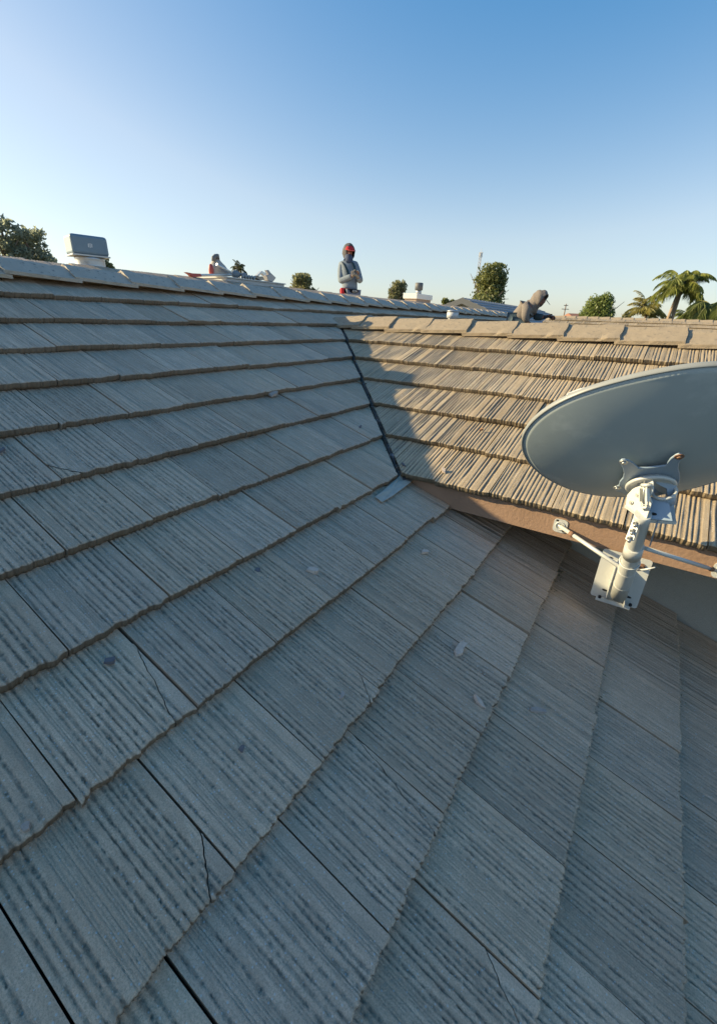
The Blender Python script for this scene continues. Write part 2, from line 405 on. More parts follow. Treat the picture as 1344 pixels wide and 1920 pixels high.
# ---- lay out every tile of the two slopes
lay = []                                         # (area in the picture, kind, lod, matrix, clip list)
rng = np.random.default_rng(3)
def s_off(k):
    return (.57-.035*(k-7) if k % 2 else .075-.035*(k-8))*EXP
def quad_area(Pm, exp):
    pts = [];
    for a, b in ((0, 0), (WID, 0), (WID, exp), (0, exp)):
        w = Pm @ Vector((a, b, 0)); x, y, z = proj(w)
        if z < .15: return 0
        pts.append((min(max(x, 0), 1344), min(max(y, 0), 1920)))
    return abs(sum(pts[i][0]*pts[(i+1) % 4][1]-pts[(i+1) % 4][0]*pts[i][1] for i in range(4)))/2
for k in range(-2, 17):
    t = T0+k*EXP
    yk = PA(0, t)[1]
    for j in range(-14, 60):
        x0 = s_off(k)+j*WID
        if x0 < -3.0: continue
        yc = yk+.16
        clips = []
        if k <= 6:
            d0 = (np.array([x0, yk, 0])-vP)@vn; d1 = (np.array([x0+WID, yk, 0])-vP)@vn; d2 = (np.array([x0, yk+.36, 0])-vP)@vn
            rear = False
            if k >= 1:
                if min(d0, d1, d2) > -.02:
                    rear = True
                elif max(d0, d1) > -.02:
                    clips.append((vP-vn*.013, vn))
            if rear:
                r = [(np.array([a, b, 0])-bP)@bn for a, b in ((x0, yk), (x0+WID, yk), (x0+WID, yk+.36))]
                if x0 < 4.4 or max((np.array([a, b, 0])-bP)@np.array([bdir[1], -bdir[0], 0])*-1 for a, b in ((x0+WID, yk+.36),)) < .02: continue
                if min(-q for q in r) < .02: clips.append((bP-bn*.02, bn))
        else:
            if x0 > XWALL-.01: continue
            if x0+WID > XWALL-.005: clips.append((np.array([XWALL-.006, 0, 0]), np.array([1.0, 0, 0])))
        hipx = XEND+ (YR-yk)*.8
        if x0+WID > hipx+.3: continue
        P = PA(x0+GAP/2, t)
        m = tile_matrix(P, np.array([1.0, 0, 0]), upA, nA, rng)
        dist = np.linalg.norm(np.array(m @ Vector((.15, .17, 0)))-np.array([0, 0, EYE]))
        lod = 'near' if dist < 2.5 else ('mid' if dist < 5 else 'far')
        lay.append([quad_area(m, EXP), 'A', lod, m, clips, k, x0])
phB = .905
for k in range(1, 7):
    t = TB0+k*EXB
    xk = PB(0, t)[0]
    for j in range(-10, 20):
        y0 = phB+(WID/2 if k % 2 else 0)+(j)*WID*1.03          # left edge (the tile's own x runs towards -y)
        if y0-WID < YEND: continue
        dd = [(np.array([a, b, 0])-vP)@vn for a, b in ((xk, y0), (xk, y0-WID), (xk+.36, y0-WID))]
        if max(dd) < .03: continue
        clips = []
        if min((np.array([xk, y0, 0])-vP)@vn, (np.array([xk, y0-WID, 0])-vP)@vn, (np.array([xk+.36, y0, 0])-vP)@vn) < .02: clips.append((vP+vn*.013, -vn))
        m = tile_matrix(PB(y0-GAP/2, t), np.array([0, -1.03, 0]), upB, nB, rng)
        lay.append([quad_area(m, EXB), 'B', 'wing', m, clips, k, y0])
lay.sort(key=lambda r: -r[0])

# cracked tiles: lines across a corner, measured on the photograph, lying in the main slope
CRACKS = [((73, 863), (165, 888)), ((288, 1268), (330, 1355)), ((381, 1590), (397, 1685)), ((682, 1280), (694, 1312)), ((733, 1452), (815, 1562)),
          ((930, 1812), (975, 1920)), ((668, 1040), (692, 1070)), ((888, 1240), (946, 1290)), ((540, 738), (612, 746))]
crk = [(onA(*a), onA(*b)) for a, b in CRACKS]
def to_bm(me, m):
    bm = bmesh.new(); bm.from_mesh(me); bm.transform(m); return bm
def in_tile(m, P):
    q = m.inverted() @ Vector(P); return 0 < q.x < WID and -.02 < q.y < EXP
nrnd = np.random.default_rng(5)
rest_V, rest_F, rest_G, rest_L, rest_n = {'A': [], 'B': []}, {'A': [], 'B': []}, {'A': [], 'B': []}, {'A': [], 'B': []}, {'A': 0, 'B': 0}
NAMED = 0
def jag_cut(bm, co, no, along, amp, seed):
    r = np.random.default_rng(seed)
    for v in bm.verts:
        d = (v.co-Vector(co)).dot(Vector(no))
        if abs(d) < .0035:
            s = (v.co-Vector(co)).dot(Vector(along)); v.co += Vector(no)*(amp*(.8*math.sin(s*41+seed)+.45*math.sin(s*97+2*seed)+.25*math.sin(s*263+seed)))
for rec in lay:
    area, slope, lod, m, clips, k, q0 = rec
    par = main_roof if slope == 'A' else wing_roof
    if area > 40 and NAMED < 292:
        i = int(nrnd.integers(NVAR[lod])); arr, me = tile_variant(lod, i)
        hits = [c for c in crk if slope == 'A' and in_tile(m, (c[0]+c[1])/2)]
        if not clips and not hits:
            o = bpy.data.objects.new('roof_tile', me); link(o, par); o.matrix_parent_inverse = Matrix.Identity(4); o.matrix_basis = m
            NAMED += 1
            continue
        if hits:
            a, b = hits[0]; d = nrm(b-a); no = np.cross(nA, d); ctr = np.array(m @ Vector((WID/2, EXP/2, 0)))
            if (ctr-a)@no > 0: no = -no                 # no points to the broken corner
            bm = to_bm(me, m); bisect(bm, a-no*.0007, no); jag_cut(bm, a-no*.0007, no, d, .0022, k)
            main = bm
            fr = to_bm(me, m); bisect(fr, a+no*.0007, -no); jag_cut(fr, a+no*.0007, no, d, .0022, k)
            if k == 3 and q0 > 1.5:                              # the slipped piece near the valley
                fr.transform(Matrix.Translation(tuple(-upA*.035+nA*.012)))
            else: fr.transform(Matrix.Translation(tuple(-upA*.0015-nA*.0012+no*.0008)))
            fr.transform(m.inverted()); o = part('tile_fragment', fr, M_TILE, par); o.matrix_basis = m; o['label'] = 'cracked corner of a tile'
        else:
            main = to_bm(me, m)
            for co, no in clips: bisect(main, co, no)
            if not main.faces: main.free(); continue
        main.transform(m.inverted())
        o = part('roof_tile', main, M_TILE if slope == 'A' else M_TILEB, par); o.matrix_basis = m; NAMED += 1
    else:
        lod2 = 'far' if slope == 'A' else 'wing'
        if lod in ('near', 'mid') and slope == 'A' and area > 0: lod2 = 'mid'
        arr, me = tile_variant(lod2, int(nrnd.integers(NVAR[lod2])))
        if clips:
            bm = to_bm(me, m)
            for co, no in clips: bisect(bm, co, no)
            bmesh.ops.triangulate(bm, faces=bm.faces[:])
            if not bm.faces: bm.free(); continue
            bm.verts.index_update()
            lg, ll = bm.verts.layers.float.get('groove'), bm.verts.layers.float.get('lip')
            V = np.array([v.co[:] for v in bm.verts]); Fq = np.array([[v.index for v in f.verts] for f in bm.faces])
            G = np.array([v[lg] for v in bm.verts]); L = np.array([v[ll] for v in bm.verts]); bm.free()
        else:
            V, Fq, G, L = arr; V = V@np.array(m.to_3x3()).T+np.array(m.translation)
            Fq = np.concatenate([Fq[:, [0, 1, 2]], Fq[:, [0, 2, 3]]])
        rest_V[slope].append(V); rest_F[slope].append(Fq+rest_n[slope]); rest_G[slope].append(G); rest_L[slope].append(L); rest_n[slope] += len(V)
for sl_, mt, par in (('A', M_TILE, main_roof), ('B', M_TILEB, wing_roof)):
    if rest_V[sl_]:
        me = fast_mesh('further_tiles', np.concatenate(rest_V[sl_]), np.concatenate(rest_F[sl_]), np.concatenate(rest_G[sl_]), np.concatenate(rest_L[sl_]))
        o = part('further_tiles', me, mt, par); o['kind'] = 'stuff'
print('named tiles', NAMED, 'of', len(lay))

# ---- ridge caps: a folded tile with a raised butt end
def cap_mesh(name, length, wing, pitch, thick, seed, nl=10, nw=5):
    r = np.random.default_rng(seed); ca, sa = math.cos(pitch), math.sin(pitch)
    us = np.concatenate([np.linspace(-1, 0, nw+1), np.linspace(0, 1, nw+1)[1:]]); ls = np.linspace(0, length, nl+1)
    bm = bmesh.new(); T, B = [], []
    for l in ls:
        e = .003*r.normal(size=2)
        T.append([bm.verts.new((l + (.004*r.normal() if l in (0, length) else 0), u*(wing+e[0 if u < 0 else 1]*abs(u))*ca, -abs(u)*wing*sa-.004*math.exp(-(u*9)**2)+.0009*r.normal())) for u in us])
        B.append([bm.verts.new((l, u*wing*ca*.97, -abs(u)*wing*sa-thick)) for u in us])
    fs = []
    for i in range(nl):
        for j in range(2*nw):
            fs.append(bm.faces.new((T[i][j], T[i+1][j], T[i+1][j+1], T[i][j+1]))); fs.append(bm.faces.new((B[i][j], B[i][j+1], B[i+1][j+1], B[i+1][j])))
    for i in range(nl):
        for j in (0, 2*nw): fs.append(bm.faces.new((T[i][j], B[i][j], B[i+1][j], T[i+1][j])))
    for i in (0, nl):
        for j in range(2*nw): fs.append(bm.faces.new((T[i][j], T[i][j+1], B[i][j+1], B[i][j])))
    bmesh.ops.recalc_face_normals(bm, faces=fs)
    m = bpy.data.meshes.new(name); bm.to_mesh(m); bm.free(); return m
caps = [cap_mesh('ridge_tile', .455, .175, rad(30), .02, 40+i) for i in range(4)]
def cap_mat(P, d, lift, roll=0.0):
    """P: butt end on the ridge line; d: direction from the butt end towards the covered end"""
    x = nrm(d); x = nrm(x-np.array([0, 0, lift])); y = nrm(np.cross([0, 0, 1], x)); z = np.cross(x, y)
    m = Matrix.Identity(4)
    for i in range(3): m[i][0], m[i][1], m[i][2], m[i][3] = x[i], y[i], z[i], P[i]
    return m @ Matrix.Rotation(roll, 4, 'X')
crng = np.random.default_rng(9)
for c in caps: c.materials.append(M_CAPA)
x = 1.77-.415*11
while x < XEND-.2:                               # main ridge: butts face the camera's left
    o = bpy.data.objects.new('ridge_tile', caps[crng.integers(4)]); link(o, main_roof); o.matrix_parent_inverse = Matrix.Identity(4)
    o.matrix_basis = cap_mat(np.array([x, YR+crng.normal()*.004, ZR+.006+crng.normal()*.003]), np.array([1.0, crng.normal()*.006, 0]), .045, crng.normal()*.012); x += .415
capsB = [cap_mesh('ridge_tile', .455, .2, rad(30), .026, 60+i) for i in range(4)]
for c in capsB: c.materials.append(M_CAP)
ys = [2.72, 2.36, 1.955, 1.55, 1.135, .72, .31, -.11]+[-.11-.415*i for i in range(1, 8)]
for i, y in enumerate(ys):                       # wing ridge: butts face away from the main roof
    o = bpy.data.objects.new('ridge_tile', capsB[crng.integers(4)]); link(o, wing_roof); o.matrix_parent_inverse = Matrix.Identity(4)
    o.matrix_basis = cap_mat(np.array([XR, y-.0, ZRB+.008+crng.normal()*.002]), np.array([crng.normal()*.006+(.05 if i == 0 else 0), 1.0, -.02 if i == 0 else 0]), .045, crng.normal()*.012)
hd = np.array([2.6, -3.2, -1.25]); hl = np.linalg.norm(hd); hd = hd/hl
for i in range(6):                               # hip at the far end of the main roof
    o = bpy.data.objects.new('ridge_tile', caps[crng.integers(4)]); link(o, main_roof); o.matrix_parent_inverse = Matrix.Identity(4)
    o.matrix_basis = cap_mat(np.array([XEND, YR, ZR])+hd*(.4*(i+1)), -hd, .05)

# ---- valley flashing and the lead tongue at its foot
bm = bmesh.new()
vs = []
for i in range(25):
    s = -.02+i*(2.76+.04)/24; p = vP+vdir*s
    row = []
    for w in (-.14, -.022, -.006, 0, .006, .022, .14):
        q = p+vn*w; zz = min(zA(q[1]), 9) if w < 0 else zB(q[0])
        zz = (zA(q[1]) if w < 0 else zB(q[0])) - .046 + (.012 if abs(w) < .004 else 0)
        row.append(bm.verts.new((q[0], q[1], zz)))
    vs.append(row)
for a, b in zip(vs, vs[1:]):
    for j in range(6): bm.faces.new((a[j], a[j+1], b[j+1], b[j]))
part('valley_flashing', bm, M_VALLEY, house)
ap = [(738, 902), (752, 889), (778, 893), (770, 904), (735, 930), (716, 941), (703, 931), (717, 921)]
bm = bmesh.new(); lr = np.random.default_rng(2)
ctr = onA(738, 915, -.012); ring = [onA(px, py, -.020+.007*abs(lr.normal())) for px, py in ap]
midr = [.5*(ctr+p)+nA*.009*lr.normal() for p in ring]
cv = bm.verts.new(tuple(ctr)); mv = [bm.verts.new(tuple(p)) for p in midr]; rv = [bm.verts.new(tuple(p)) for p in ring]
for i in range(8):
    j = (i+1) % 8; bm.faces.new((cv, mv[i], mv[j])); bm.faces.new((mv[i], rv[i], rv[j], mv[j]))
bmesh.ops.recalc_face_normals(bm, faces=bm.faces[:])
ext = bmesh.ops.solidify(bm, geom=bm.faces[:], thickness=.002)
part('lead_apron', bm, M_LEAD, house)
# mortar crumbs and leaf litter lying in the valley
bm = bmesh.new()
for i in range(70):
    s = lr.uniform(.05, 2.4)**1.0; w = lr.normal()*.012; q = vP+vdir*s+vn*w; z = max(zA(q[1]), zB(q[0]))-.034+abs(lr.normal())*.006
    bmesh.ops.create_icosphere(bm, subdivisions=1, radius=abs(lr.normal()*.004)+.003, matrix=Matrix.Translation((q[0], q[1], z)) @ Matrix.Diagonal((1+lr.random(), 1+lr.random(), .6, 1)))
o = part('valley_litter', bm, simple('dry_litter', (.12, .095, .07), .9, var=.4, scale=200), house); o['kind'] = 'stuff'

# ---- fascia, soffit, walls
ZF0, ZF1 = EYE-.995, EYE-.868
bm = bmesh.new()
nseg = 60
for i in range(nseg):
    y0, y1 = 1.13-(1.13-YEND)*i/nseg, 1.13-(1.13-YEND)*(i+1)/nseg
add_box(bm, (XFAS+.02, (1.13+YEND)/2, (ZF0+ZF1)/2), (1, 0, 0), (0, 1, 0), (0, 0, 1), .04, 1.13-YEND, ZF1-ZF0)
part('fascia_board', bm, M_FASCIA, house)
bm = bmesh.new(); add_box(bm, ((XFAS+.04+XWALL)/2, (1.0+YEND)/2, ZF0+.02), (1, 0, 0), (0, 1, 0), (0, 0, 1), XWALL-XFAS-.05, 1.0-YEND, .016)
part('soffit', bm, M_SOFFIT, house)
yb = .80; ye = YEND+.3
bm = bmesh.new()
A = [(XWALL, yb, zA(yb)-.04), (XWALL, -2.0, zA(-2.0)-.04), (XWALL, -2.0, .02), (XWALL, ye, .02), (XWALL, ye, ZF0+.01), (XWALL, yb, ZF0+.01)]
add_hull(bm, A, [(p[0]+.15, p[1], p[2]) for p in A]); part('wall', bm, M_STUCCO, house, label='stucco side wall of the wing')
bm = bmesh.new(); add_box(bm, (-.1, yl+.5, (zA(yl)-.25)/2+.01), (1, 0, 0), (0, 1, 0), (0, 0, 1), 5.4, .15, zA(yl)-.3); part('wall', bm, M_STUCCO, house, label='low stucco front wall under the main eave')
bm = bmesh.new(); add_box(bm, (-2.7, 3.6, 1.2), (1, 0, 0), (0, 1, 0), (0, 0, 1), .15, 8.2, 2.4); part('wall', bm, M_STUCCO, house, label='stucco end wall of the main house')
bm = bmesh.new(); add_box(bm, (6.0, 8.4, 1.3), (1, 0, 0), (0, 1, 0), (0, 0, 1), 17, .15, 2.3); part('wall', bm, M_STUCCO, house, label='rear stucco wall')
bm = bmesh.new(); add_box(bm, (-.1, yl-.01, zA(yl)-.14), (1, 0, 0), (0, 1, 0), (0, 0, 1), 5.7, .04, .16); part('fascia_board', bm, M_FASCIA, house)

# ------------------------------------------------------------------ ground
g = bmesh.new(); bmesh.ops.create_grid(g, x_segments=8, y_segments=8, size=900, matrix=Matrix.Translation((0, 0, 0)))
o = part('ground', g, simple('dry_lawn', (.09, .1, .045), .95, var=.35, scale=.6, bmp=.4, bscale=30)); tag(o, 'flat dry lawn and gardens around the houses', 'ground', kind='structure')

# ------------------------------------------------------------------ satellite dish
DC = np.array([1.748, -.031, EYE-.360]); DN = nrm([.653, .257, .712]); DH = nrm([-.367, .93, 0]); DU = np.cross(DN, DH)
dish = thing('satellite_dish', 'large grey satellite dish seen from behind, on a pale bent mast at the wing fascia', 'satellite dish', (2.2, -.1, EYE-1.25))
ang = [-149.1, -132.3, -103.7, -88.8, -76.6, -62.6, -46.7, -25.2, -9.4, -.5, 10.9, 22.2, 35, 43.7, 56.2, 72, 87.3, 105, 135, 180]
rr = [.412, .434, .458, .461, .450, .433, .422, .423, .434, .440, .441, .439, .434, .430, .421, .428, .446, .452, .448, .425]
def rprof(a):
    a = (a+180) % 360-180
    return np.interp(a, [-180]+ang, [.425]+rr)
NA_ = 180
prof_r = np.array([rprof(a) for a in np.linspace(-180, 180, NA_, endpoint=False)])
prof_r = prof_r*.9157; k5 = np.exp(-np.linspace(-2, 2, 21)**2); prof_r = np.convolve(np.concatenate([prof_r[-10:], prof_r, prof_r[:10]]), k5/k5.sum(), 'valid')
DEPTH = .078
def dpt(i, q, off=0.0):
    a = -math.pi+2*math.pi*i/NA_; r_ = prof_r[i % NA_]*q
    return DC+DH*r_*math.cos(a)+DU*r_*math.sin(a)-DN*(DEPTH*(1-q*q)+off)
def bowl(off, flip):
    bm = bmesh.new(); c = bm.verts.new(tuple(DC-DN*(DEPTH+off))); prev = None
    for q in np.linspace(.06, .985, 22):
        ring = [bm.verts.new(tuple(dpt(i, q, off))) for i in range(NA_)]
        for i in range(NA_):
            j = (i+1) % NA_
            f = bm.faces.new((c, ring[j], ring[i])) if prev is None else bm.faces.new((prev[i], prev[j], ring[j], ring[i])); f.smooth = True
        prev = ring
    bmesh.ops.recalc_face_normals(bm, faces=bm.faces[:]); return bm
bm = bowl(.0, False)
geom = bm.faces[:]
bmesh.ops.solidify(bm, geom=geom, thickness=.003)
for f in bm.faces: f.smooth = True
reflector = part('reflector', bm, M_DISH, dish)
bm = bmesh.new(); sec = [(.986, .001), (.993, .005), (.999, .005), (1.002, .002), (1.002, -.009), (.998, -.011), (.991, -.003)]   # rolled edge
rings = []
for i in range(NA_):
    a = -math.pi+2*math.pi*i/NA_; o_ = DH*math.cos(a)+DU*math.sin(a)
    rings.append([bm.verts.new(tuple(DC+o_*(prof_r[i]*q)-DN*(DEPTH*(1-min(q, 1)**2)+d))) for q, d in sec])
for i in range(NA_):
    a, b = rings[i], rings[(i+1) % NA_]
    for k in range(len(sec)): 
        f = bm.faces.new((a[k], b[k], b[(k+1) % len(sec)], a[(k+1) % len(sec)])); f.smooth = True
bmesh.ops.recalc_face_normals(bm, faces=bm.faces[:])
part('rim', bm, M_DISHEDGE, reflector)
# rear bracket plate with four ears, traced on its own plane behind the bowl
def z7(x, y): return 1130+x/8.4, 840+y/8.4
PLC = DC-DN*(DEPTH+.018)
outl = [(255, 190), (290, 162), (340, 158), (400, 172), (470, 210), (520, 258), (560, 293), (700, 285), (860, 270), (985, 253), (1010, 200), (1060, 142), (1130, 92), (1190, 70), (1240, 82), (1256, 130),
        (1215, 172), (1188, 222), (1180, 300), (1204, 390), (1204, 470), (1188, 540), (1140, 610), (1150, 660), (1110, 690), (1040, 680), (900, 720), (700, 735), (480, 730), (330, 700), (262, 672), (205, 655), (185, 620), (205, 590), (246, 570),
        (262, 508), (312, 450), (326, 380), (312, 300), (276, 232)]
A = [onplane(*z7(*p), PLC, DN) for p in outl]
bm = bmesh.new(); add_hull(bm, A, [p-DN*.007 for p in A])
bmesh.ops.bevel(bm, geom=bm.edges[:], offset=.0016, segments=1, profile=.5, affect='EDGES', clamp_overlap=True)
bracket = part('mounting_bracket', bm, M_BRKT, dish)
for p, mt in (((325, 222), M_ZINC), ((1198, 132), M_RUST), ((222, 622), M_ZINC)):
    c = onplane(*z7(*p), PLC-DN*.008, DN); bolt('bolt', c, -DN, .0075, .008, mt, bracket)
# skew ring
RC = onplane(*z7(745, 600), PLC-DN*.02, DN)
bm = bmesh.new(); add_torus(bm, RC, DN, .068, .007, 60, 10); add_tube(bm, [RC+DN*.012, RC-DN*.004], .068, 48)
part('skew_ring', bm, M_GALV, dish)
# elevation head: two cheeks, base, cross tube, threaded rod, ring
SIDE = nrm([-.367, .93, 0])
LC = onplane(*z7(600, 760), DC-DN*(DEPTH+.12), DN)
LC = RC-DN*.055+SIDE*.035
cheek = [(372, 742), (460, 645), (560, 592), (655, 500), (742, 450), (765, 470), (790, 545), (780, 690), (735, 762), (765, 850), (742, 935), (705, 1040), (682, 1112), (560, 1062), (352, 905)]
A = [onplane(*z7(*p), LC, SIDE*.75+nrm([-1, 0, .2])*.65) for p in cheek]
nq = nrm(SIDE*.75+nrm([-1, 0, .2])*.65)
bm = bmesh.new(); add_hull(bm, A, [p-nq*.004 for p in A]); bmesh.ops.bevel(bm, geom=bm.edges[:], offset=.001, segments=1, profile=.5, affect='EDGES')
head = part('elevation_head', bm, M_GALV, dish)
rc = RC-DN*.05-SIDE*.06
cheek2 = [(775, 455), (1135, 482), (1160, 570), (1152, 690), (1108, 850), (1150, 1155), (1085, 1150), (1040, 900), (1000, 640), (840, 560)]
nr = nrm(-SIDE*.35+nrm([-1, 0, .1])*.8)
A = [onplane(*z7(*p), rc, nr) for p in cheek2]
bm = bmesh.new(); add_hull(bm, A, [p-nr*.004 for p in A]); part('cheek_plate', bm, M_BRKT, head)
bp0 = [(345, 895), (690, 1132), (1160, 1165), (1130, 1120), (720, 1080), (400, 890)]
A = [onplane(*z7(*p), RC-DN*.09-np.array([0, 0, .055]), nrm([-.45, 0, .9])) for p in bp0]
bm = bmesh.new(); add_hull(bm, A, [p-np.array([0, 0, .01]) for p in A]); part('base_plate', bm, M_GALV, head)
A = [onplane(*z7(*p), RC-DN*.085-np.array([0, 0, .03]), nrm([-.9, .1, .45])) for p in [(735, 760), (1040, 880), (1090, 1150), (690, 1110), (740, 935)]]
bm = bmesh.new(); add_hull(bm, A, [p+np.array([.003, 0, 0]) for p in A]); part('web_plate', bm, M_BRKT, head)
pc = lambda x, y, d=0.0: onplane(*z7(x, y), LC+nq*(.016+d), nq)
bm = bmesh.new(); a, b = pc(607, 588, .006), pc(770, 585, -.004); add_tube(bm, [a, b], .0062, 16); add_torus(bm, a, b-a, .0052, .0018, 20, 8); part('cross_tube', bm, M_GALV, head)
bm = bmesh.new(); add_tube(bm, [pc(655, 520), pc(640, 700), pc(628, 890)], .0032, 12)
for q in (870, 900): add_tube(bm, [pc(630, q), pc(629, q+18)], .0062, 6)
part('threaded_rod', bm, M_ZINC, head)
bm = bmesh.new()
for xx in (590, 705): add_box(bm, pc(xx, 740, -.006), nq, pc(xx+40, 740)-pc(xx, 740), pc(xx, 840)-pc(xx, 640), .014, .003, .045)
add_box(bm, pc(640, 945, -.006), nq, pc(690, 945)-pc(640, 945), pc(640, 950)-pc(640, 900), .018, .026, .003)
part('rod_guide', bm, M_GALV, head)
for p in ((445, 860), (545, 740), (555, 545), (700, 735)):
    bolt('bolt', pc(*p, d=-.015), nq, .0042, .005, M_ZINC, head)
TR = RC-DN*.06-SIDE*.03-np.array([0, 0, .018])
tc = onplane(*z7(955, 680), TR, nrm([-1, 0, .3])); tax = nrm([-.55, .25, .8])
bm = bmesh.new(); add_torus(bm, tc, tax, .034, .0055, 48, 10)
for q in range(32):
    pass
part('clamp_ring', bm, M_GALV, head)
bm = bmesh.new(); add_tube(bm, [tc-tax*.004, tc-tax*.055], .0335, 32, cap=False); bmesh.ops.solidify(bm, geom=bm.faces[:], thickness=.002); part('socket_tube', bm, M_BRKT, head)
bm = bmesh.new(); q = onplane(*z7(800, 1040), RC-DN*.088-np.array([0, 0, .03]), nrm([-.9, .1, .45])); add_ball(bm, q, .009, (.35, 1, .6)); part('slot', bm, M_DARK, head)
# mast: leans out from the foot, upright above the collar
m0 = onX(1159, 1116, 2.165); m1 = onX(1186, 1034, 1.88); m2 = onX(1203, 972, 1.68); m3 = onX(1214, 930, 1.61)
bm = bmesh.new(); add_tube(bm, [m0, m0*.6+m1*.4, m1*.92+m0*.08, m1], [.0345, .034, .032, .0315], 28); mast = part('mast', bm, M_GALV, dish)
bm = bmesh.new(); add_tube(bm, [m1*.9+m0*.1, m1, m2, m2*.8+m3*.2], [.0285, .028, .0258, .0252], 28); part('upper_tube', bm, M_GALV, mast)
bm = bmesh.new(); add_tube(bm, [m1*.93+m0*.07, m1*.80+m2*.20], [.034, .0325], 28)
add_torus(bm, m1*.62+m0*.38, m1-m0, .0332, .0012, 28, 6); add_torus(bm, m1*.3+m0*.7, m1-m0, .034, .0012, 28, 6); part('collar', bm, M_GALV, mast)
bm = bmesh.new(); add_tube(bm, [m0, m0+(m0-m1)*.004], .0325, 28); part('mast_plug', bm, M_DARK, mast)
# clamp flange with three bolts on the left of the upper tube
def z8(x, y): return 1030+x/6.4, 960+y/6.4
fl = [(1012, 45), (905, 322), (935, 345), (1000, 345), (1090, 100), (1075, 60)]
fn = nrm([-.8, .55, .25]); A = [onplane(*z8(*p), m2+SIDE*.02, fn) for p in fl]
bm = bmesh.new(); add_hull(bm, A, [p-fn*.005 for p in A]); clamp = part('clamp_flange', bm, M_GALV, dish)
for p in ((1035, 135), (998, 225), (965, 315)):
    c = onplane(*z8(*p), m2+SIDE*.02+fn*.001, fn); bolt('bolt', c, nrm(fn+np.array([0, -.5, -.5])), .0055, .020, M_ZINC, clamp)
bm = bmesh.new(); a, b = onX(*z8(1180, 95), 1.69), onX(*z8(1110, 330), 1.80)
ax_ = nrm(a-b); add_box(bm, (a+b)/2+np.array([.01, -.028, 0]), ax_, np.cross(ax_, [0, 1, 0]), [0, 1, 0], np.linalg.norm(a-b), .05, .004); part('clamp_half', bm, M_BRKT, dish)
# foot plate on the fascia, clevis, slots
PX = 2.235
bm = bmesh.new(); add_box(bm, (PX, -.1, EYE-1.114), (1, 0, 0), (0, 1, 0), (0, 0, 1), .004, .206, .268)
vs_ = [e for e in bm.edges if abs((e.verts[0].co-e.verts[1].co).x) > .003]
bmesh.ops.bevel(bm, geom=vs_, offset=.012, segments=4, profile=.5, affect='EDGES'); plate = part('foot_plate', bm, M_GALV, dish)
def oval(name, y, z, w, h, rot=0.0):
    bm = bmesh.new(); n = 20; A = []
    for k in range(n):
        a = 2*math.pi*k/n; u, v = w*math.cos(a), h*math.sin(a); A.append(np.array([PX-.0022, y+u*math.cos(rot)-v*math.sin(rot), z+u*math.sin(rot)+v*math.cos(rot)]))
    add_hull(bm, A, [p-np.array([.0008, 0, 0]) for p in A]); part(name, bm, M_DARK, plate)
for p in ((658, 933), (945, 1018)):
    P = onX(*z8(*p), PX); oval('slot', P[1], P[2], .012, .0055, .12)
for p in ((735, 545),):
    P = onX(*z8(*p), PX); oval('slot', P[1], P[2], .010, .004, .1)
for p in ((1105, 652),):
    P = onX(*z8(*p), PX-.004); bolt('bolt', P, (-1, 0, 0), .008, .008, M_RUST, plate)
bm = bmesh.new()
for y, zt in ((-.068, EYE-1.02), (-.148, EYE-1.05)):
    A = [np.array([PX-.002, y, zt]), np.array([PX-.045, y, zt-.03]), np.array([PX-.062, y, EYE-1.12]), np.array([PX-.055, y, EYE-1.235]), np.array([PX-.002, y, EYE-1.243])]
    add_hull(bm, A, [p+np.array([0, .0035, 0]) for p in A])
add_box(bm, (PX-.016, -.1, EYE-1.247), (1, 0, .25), (0, 1, 0), (-.25, 0, 1), .028, .15, .0035)
add_box(bm, (PX-.03, -.1, EYE-1.238), (1, 0, 0), (0, 1, 0), (0, 0, 1), .0035, .15, .018)
part('clevis', bm, M_GALV, dish)
for p in ((965, 1110), (600, 1012)):
    P = onX(*z8(*p), PX-.02); bm = bmesh.new(); add_tube(bm, [P, P+np.array([-.012, 0, .002])], .0075, 12); part('bolt', bm, M_DARK, plate)
bm = bmesh.new(); add_tube(bm, [onX(*z8(1050, 700), 2.14), onX(*z8(1150, 690), 2.13), onX(*z8(1265, 665), 2.11)], [.004, .0045, .003], 10); part('pin', bm, M_GALV, dish)
# braces
def brace(a, b, r, pad):
    bm = bmesh.new(); add_tube(bm, [a, b], r, 14); st = part('brace', bm, M_GALV, dish)
    d = nrm(np.array(b)-a); q = a+d*.085
    bm = bmesh.new(); add_tube(bm, [q-d*.012, q+d*.012], r*1.35, 12); part('rusty_sleeve', bm, M_RUST, st)
    bm = bmesh.new(); add_tube(bm, [a-d*.002, a+d*.03], r*.75, 10); add_ball(bm, a, r*1.1); part('end_bolt', bm, M_ZINC, st)
    bm = bmesh.new(); c = np.array([XFAS-.002, pad[0], pad[1]]); add_box(bm, c, (1, 0, 0), (0, 1, 0), (0, 0, 1), .004, .066, .072)
    es = [e for e in bm.edges if abs((e.verts[0].co-e.verts[1].co).x) > .003]; bmesh.ops.bevel(bm, geom=es, offset=.018, segments=5, profile=.5, affect='EDGES'); pd = part('brace_pad', bm, M_GALV, st)
    bm = bmesh.new(); add_torus(bm, c-np.array([.003, 0, 0]), (1, 0, 0), .021, .0028, 28, 8); part('pad_ring', bm, M_GALV, pd) if False else part('pad_ring', bm, M_GALV, st)
    for y, z in ((.018, .026), (-.02, -.026)):
        bm = bmesh.new(); add_ball(bm, c+np.array([-.002, y, z]), .007, (.3, 1, .8)); part('screw', bm, M_DARK, st)
b1 = np.array([XFAS-.012, .217, EYE-.93]); e1 = onX(1166, 1066, 2.0)
brace(b1, e1, .0098, (.217, EYE-.932))
b2 = np.array([XFAS-.012, -.452, EYE-.954]); e2 = onX(1209, 1028, 1.89)
brace(b2, e2, .0085, (-.452, EYE-.954))
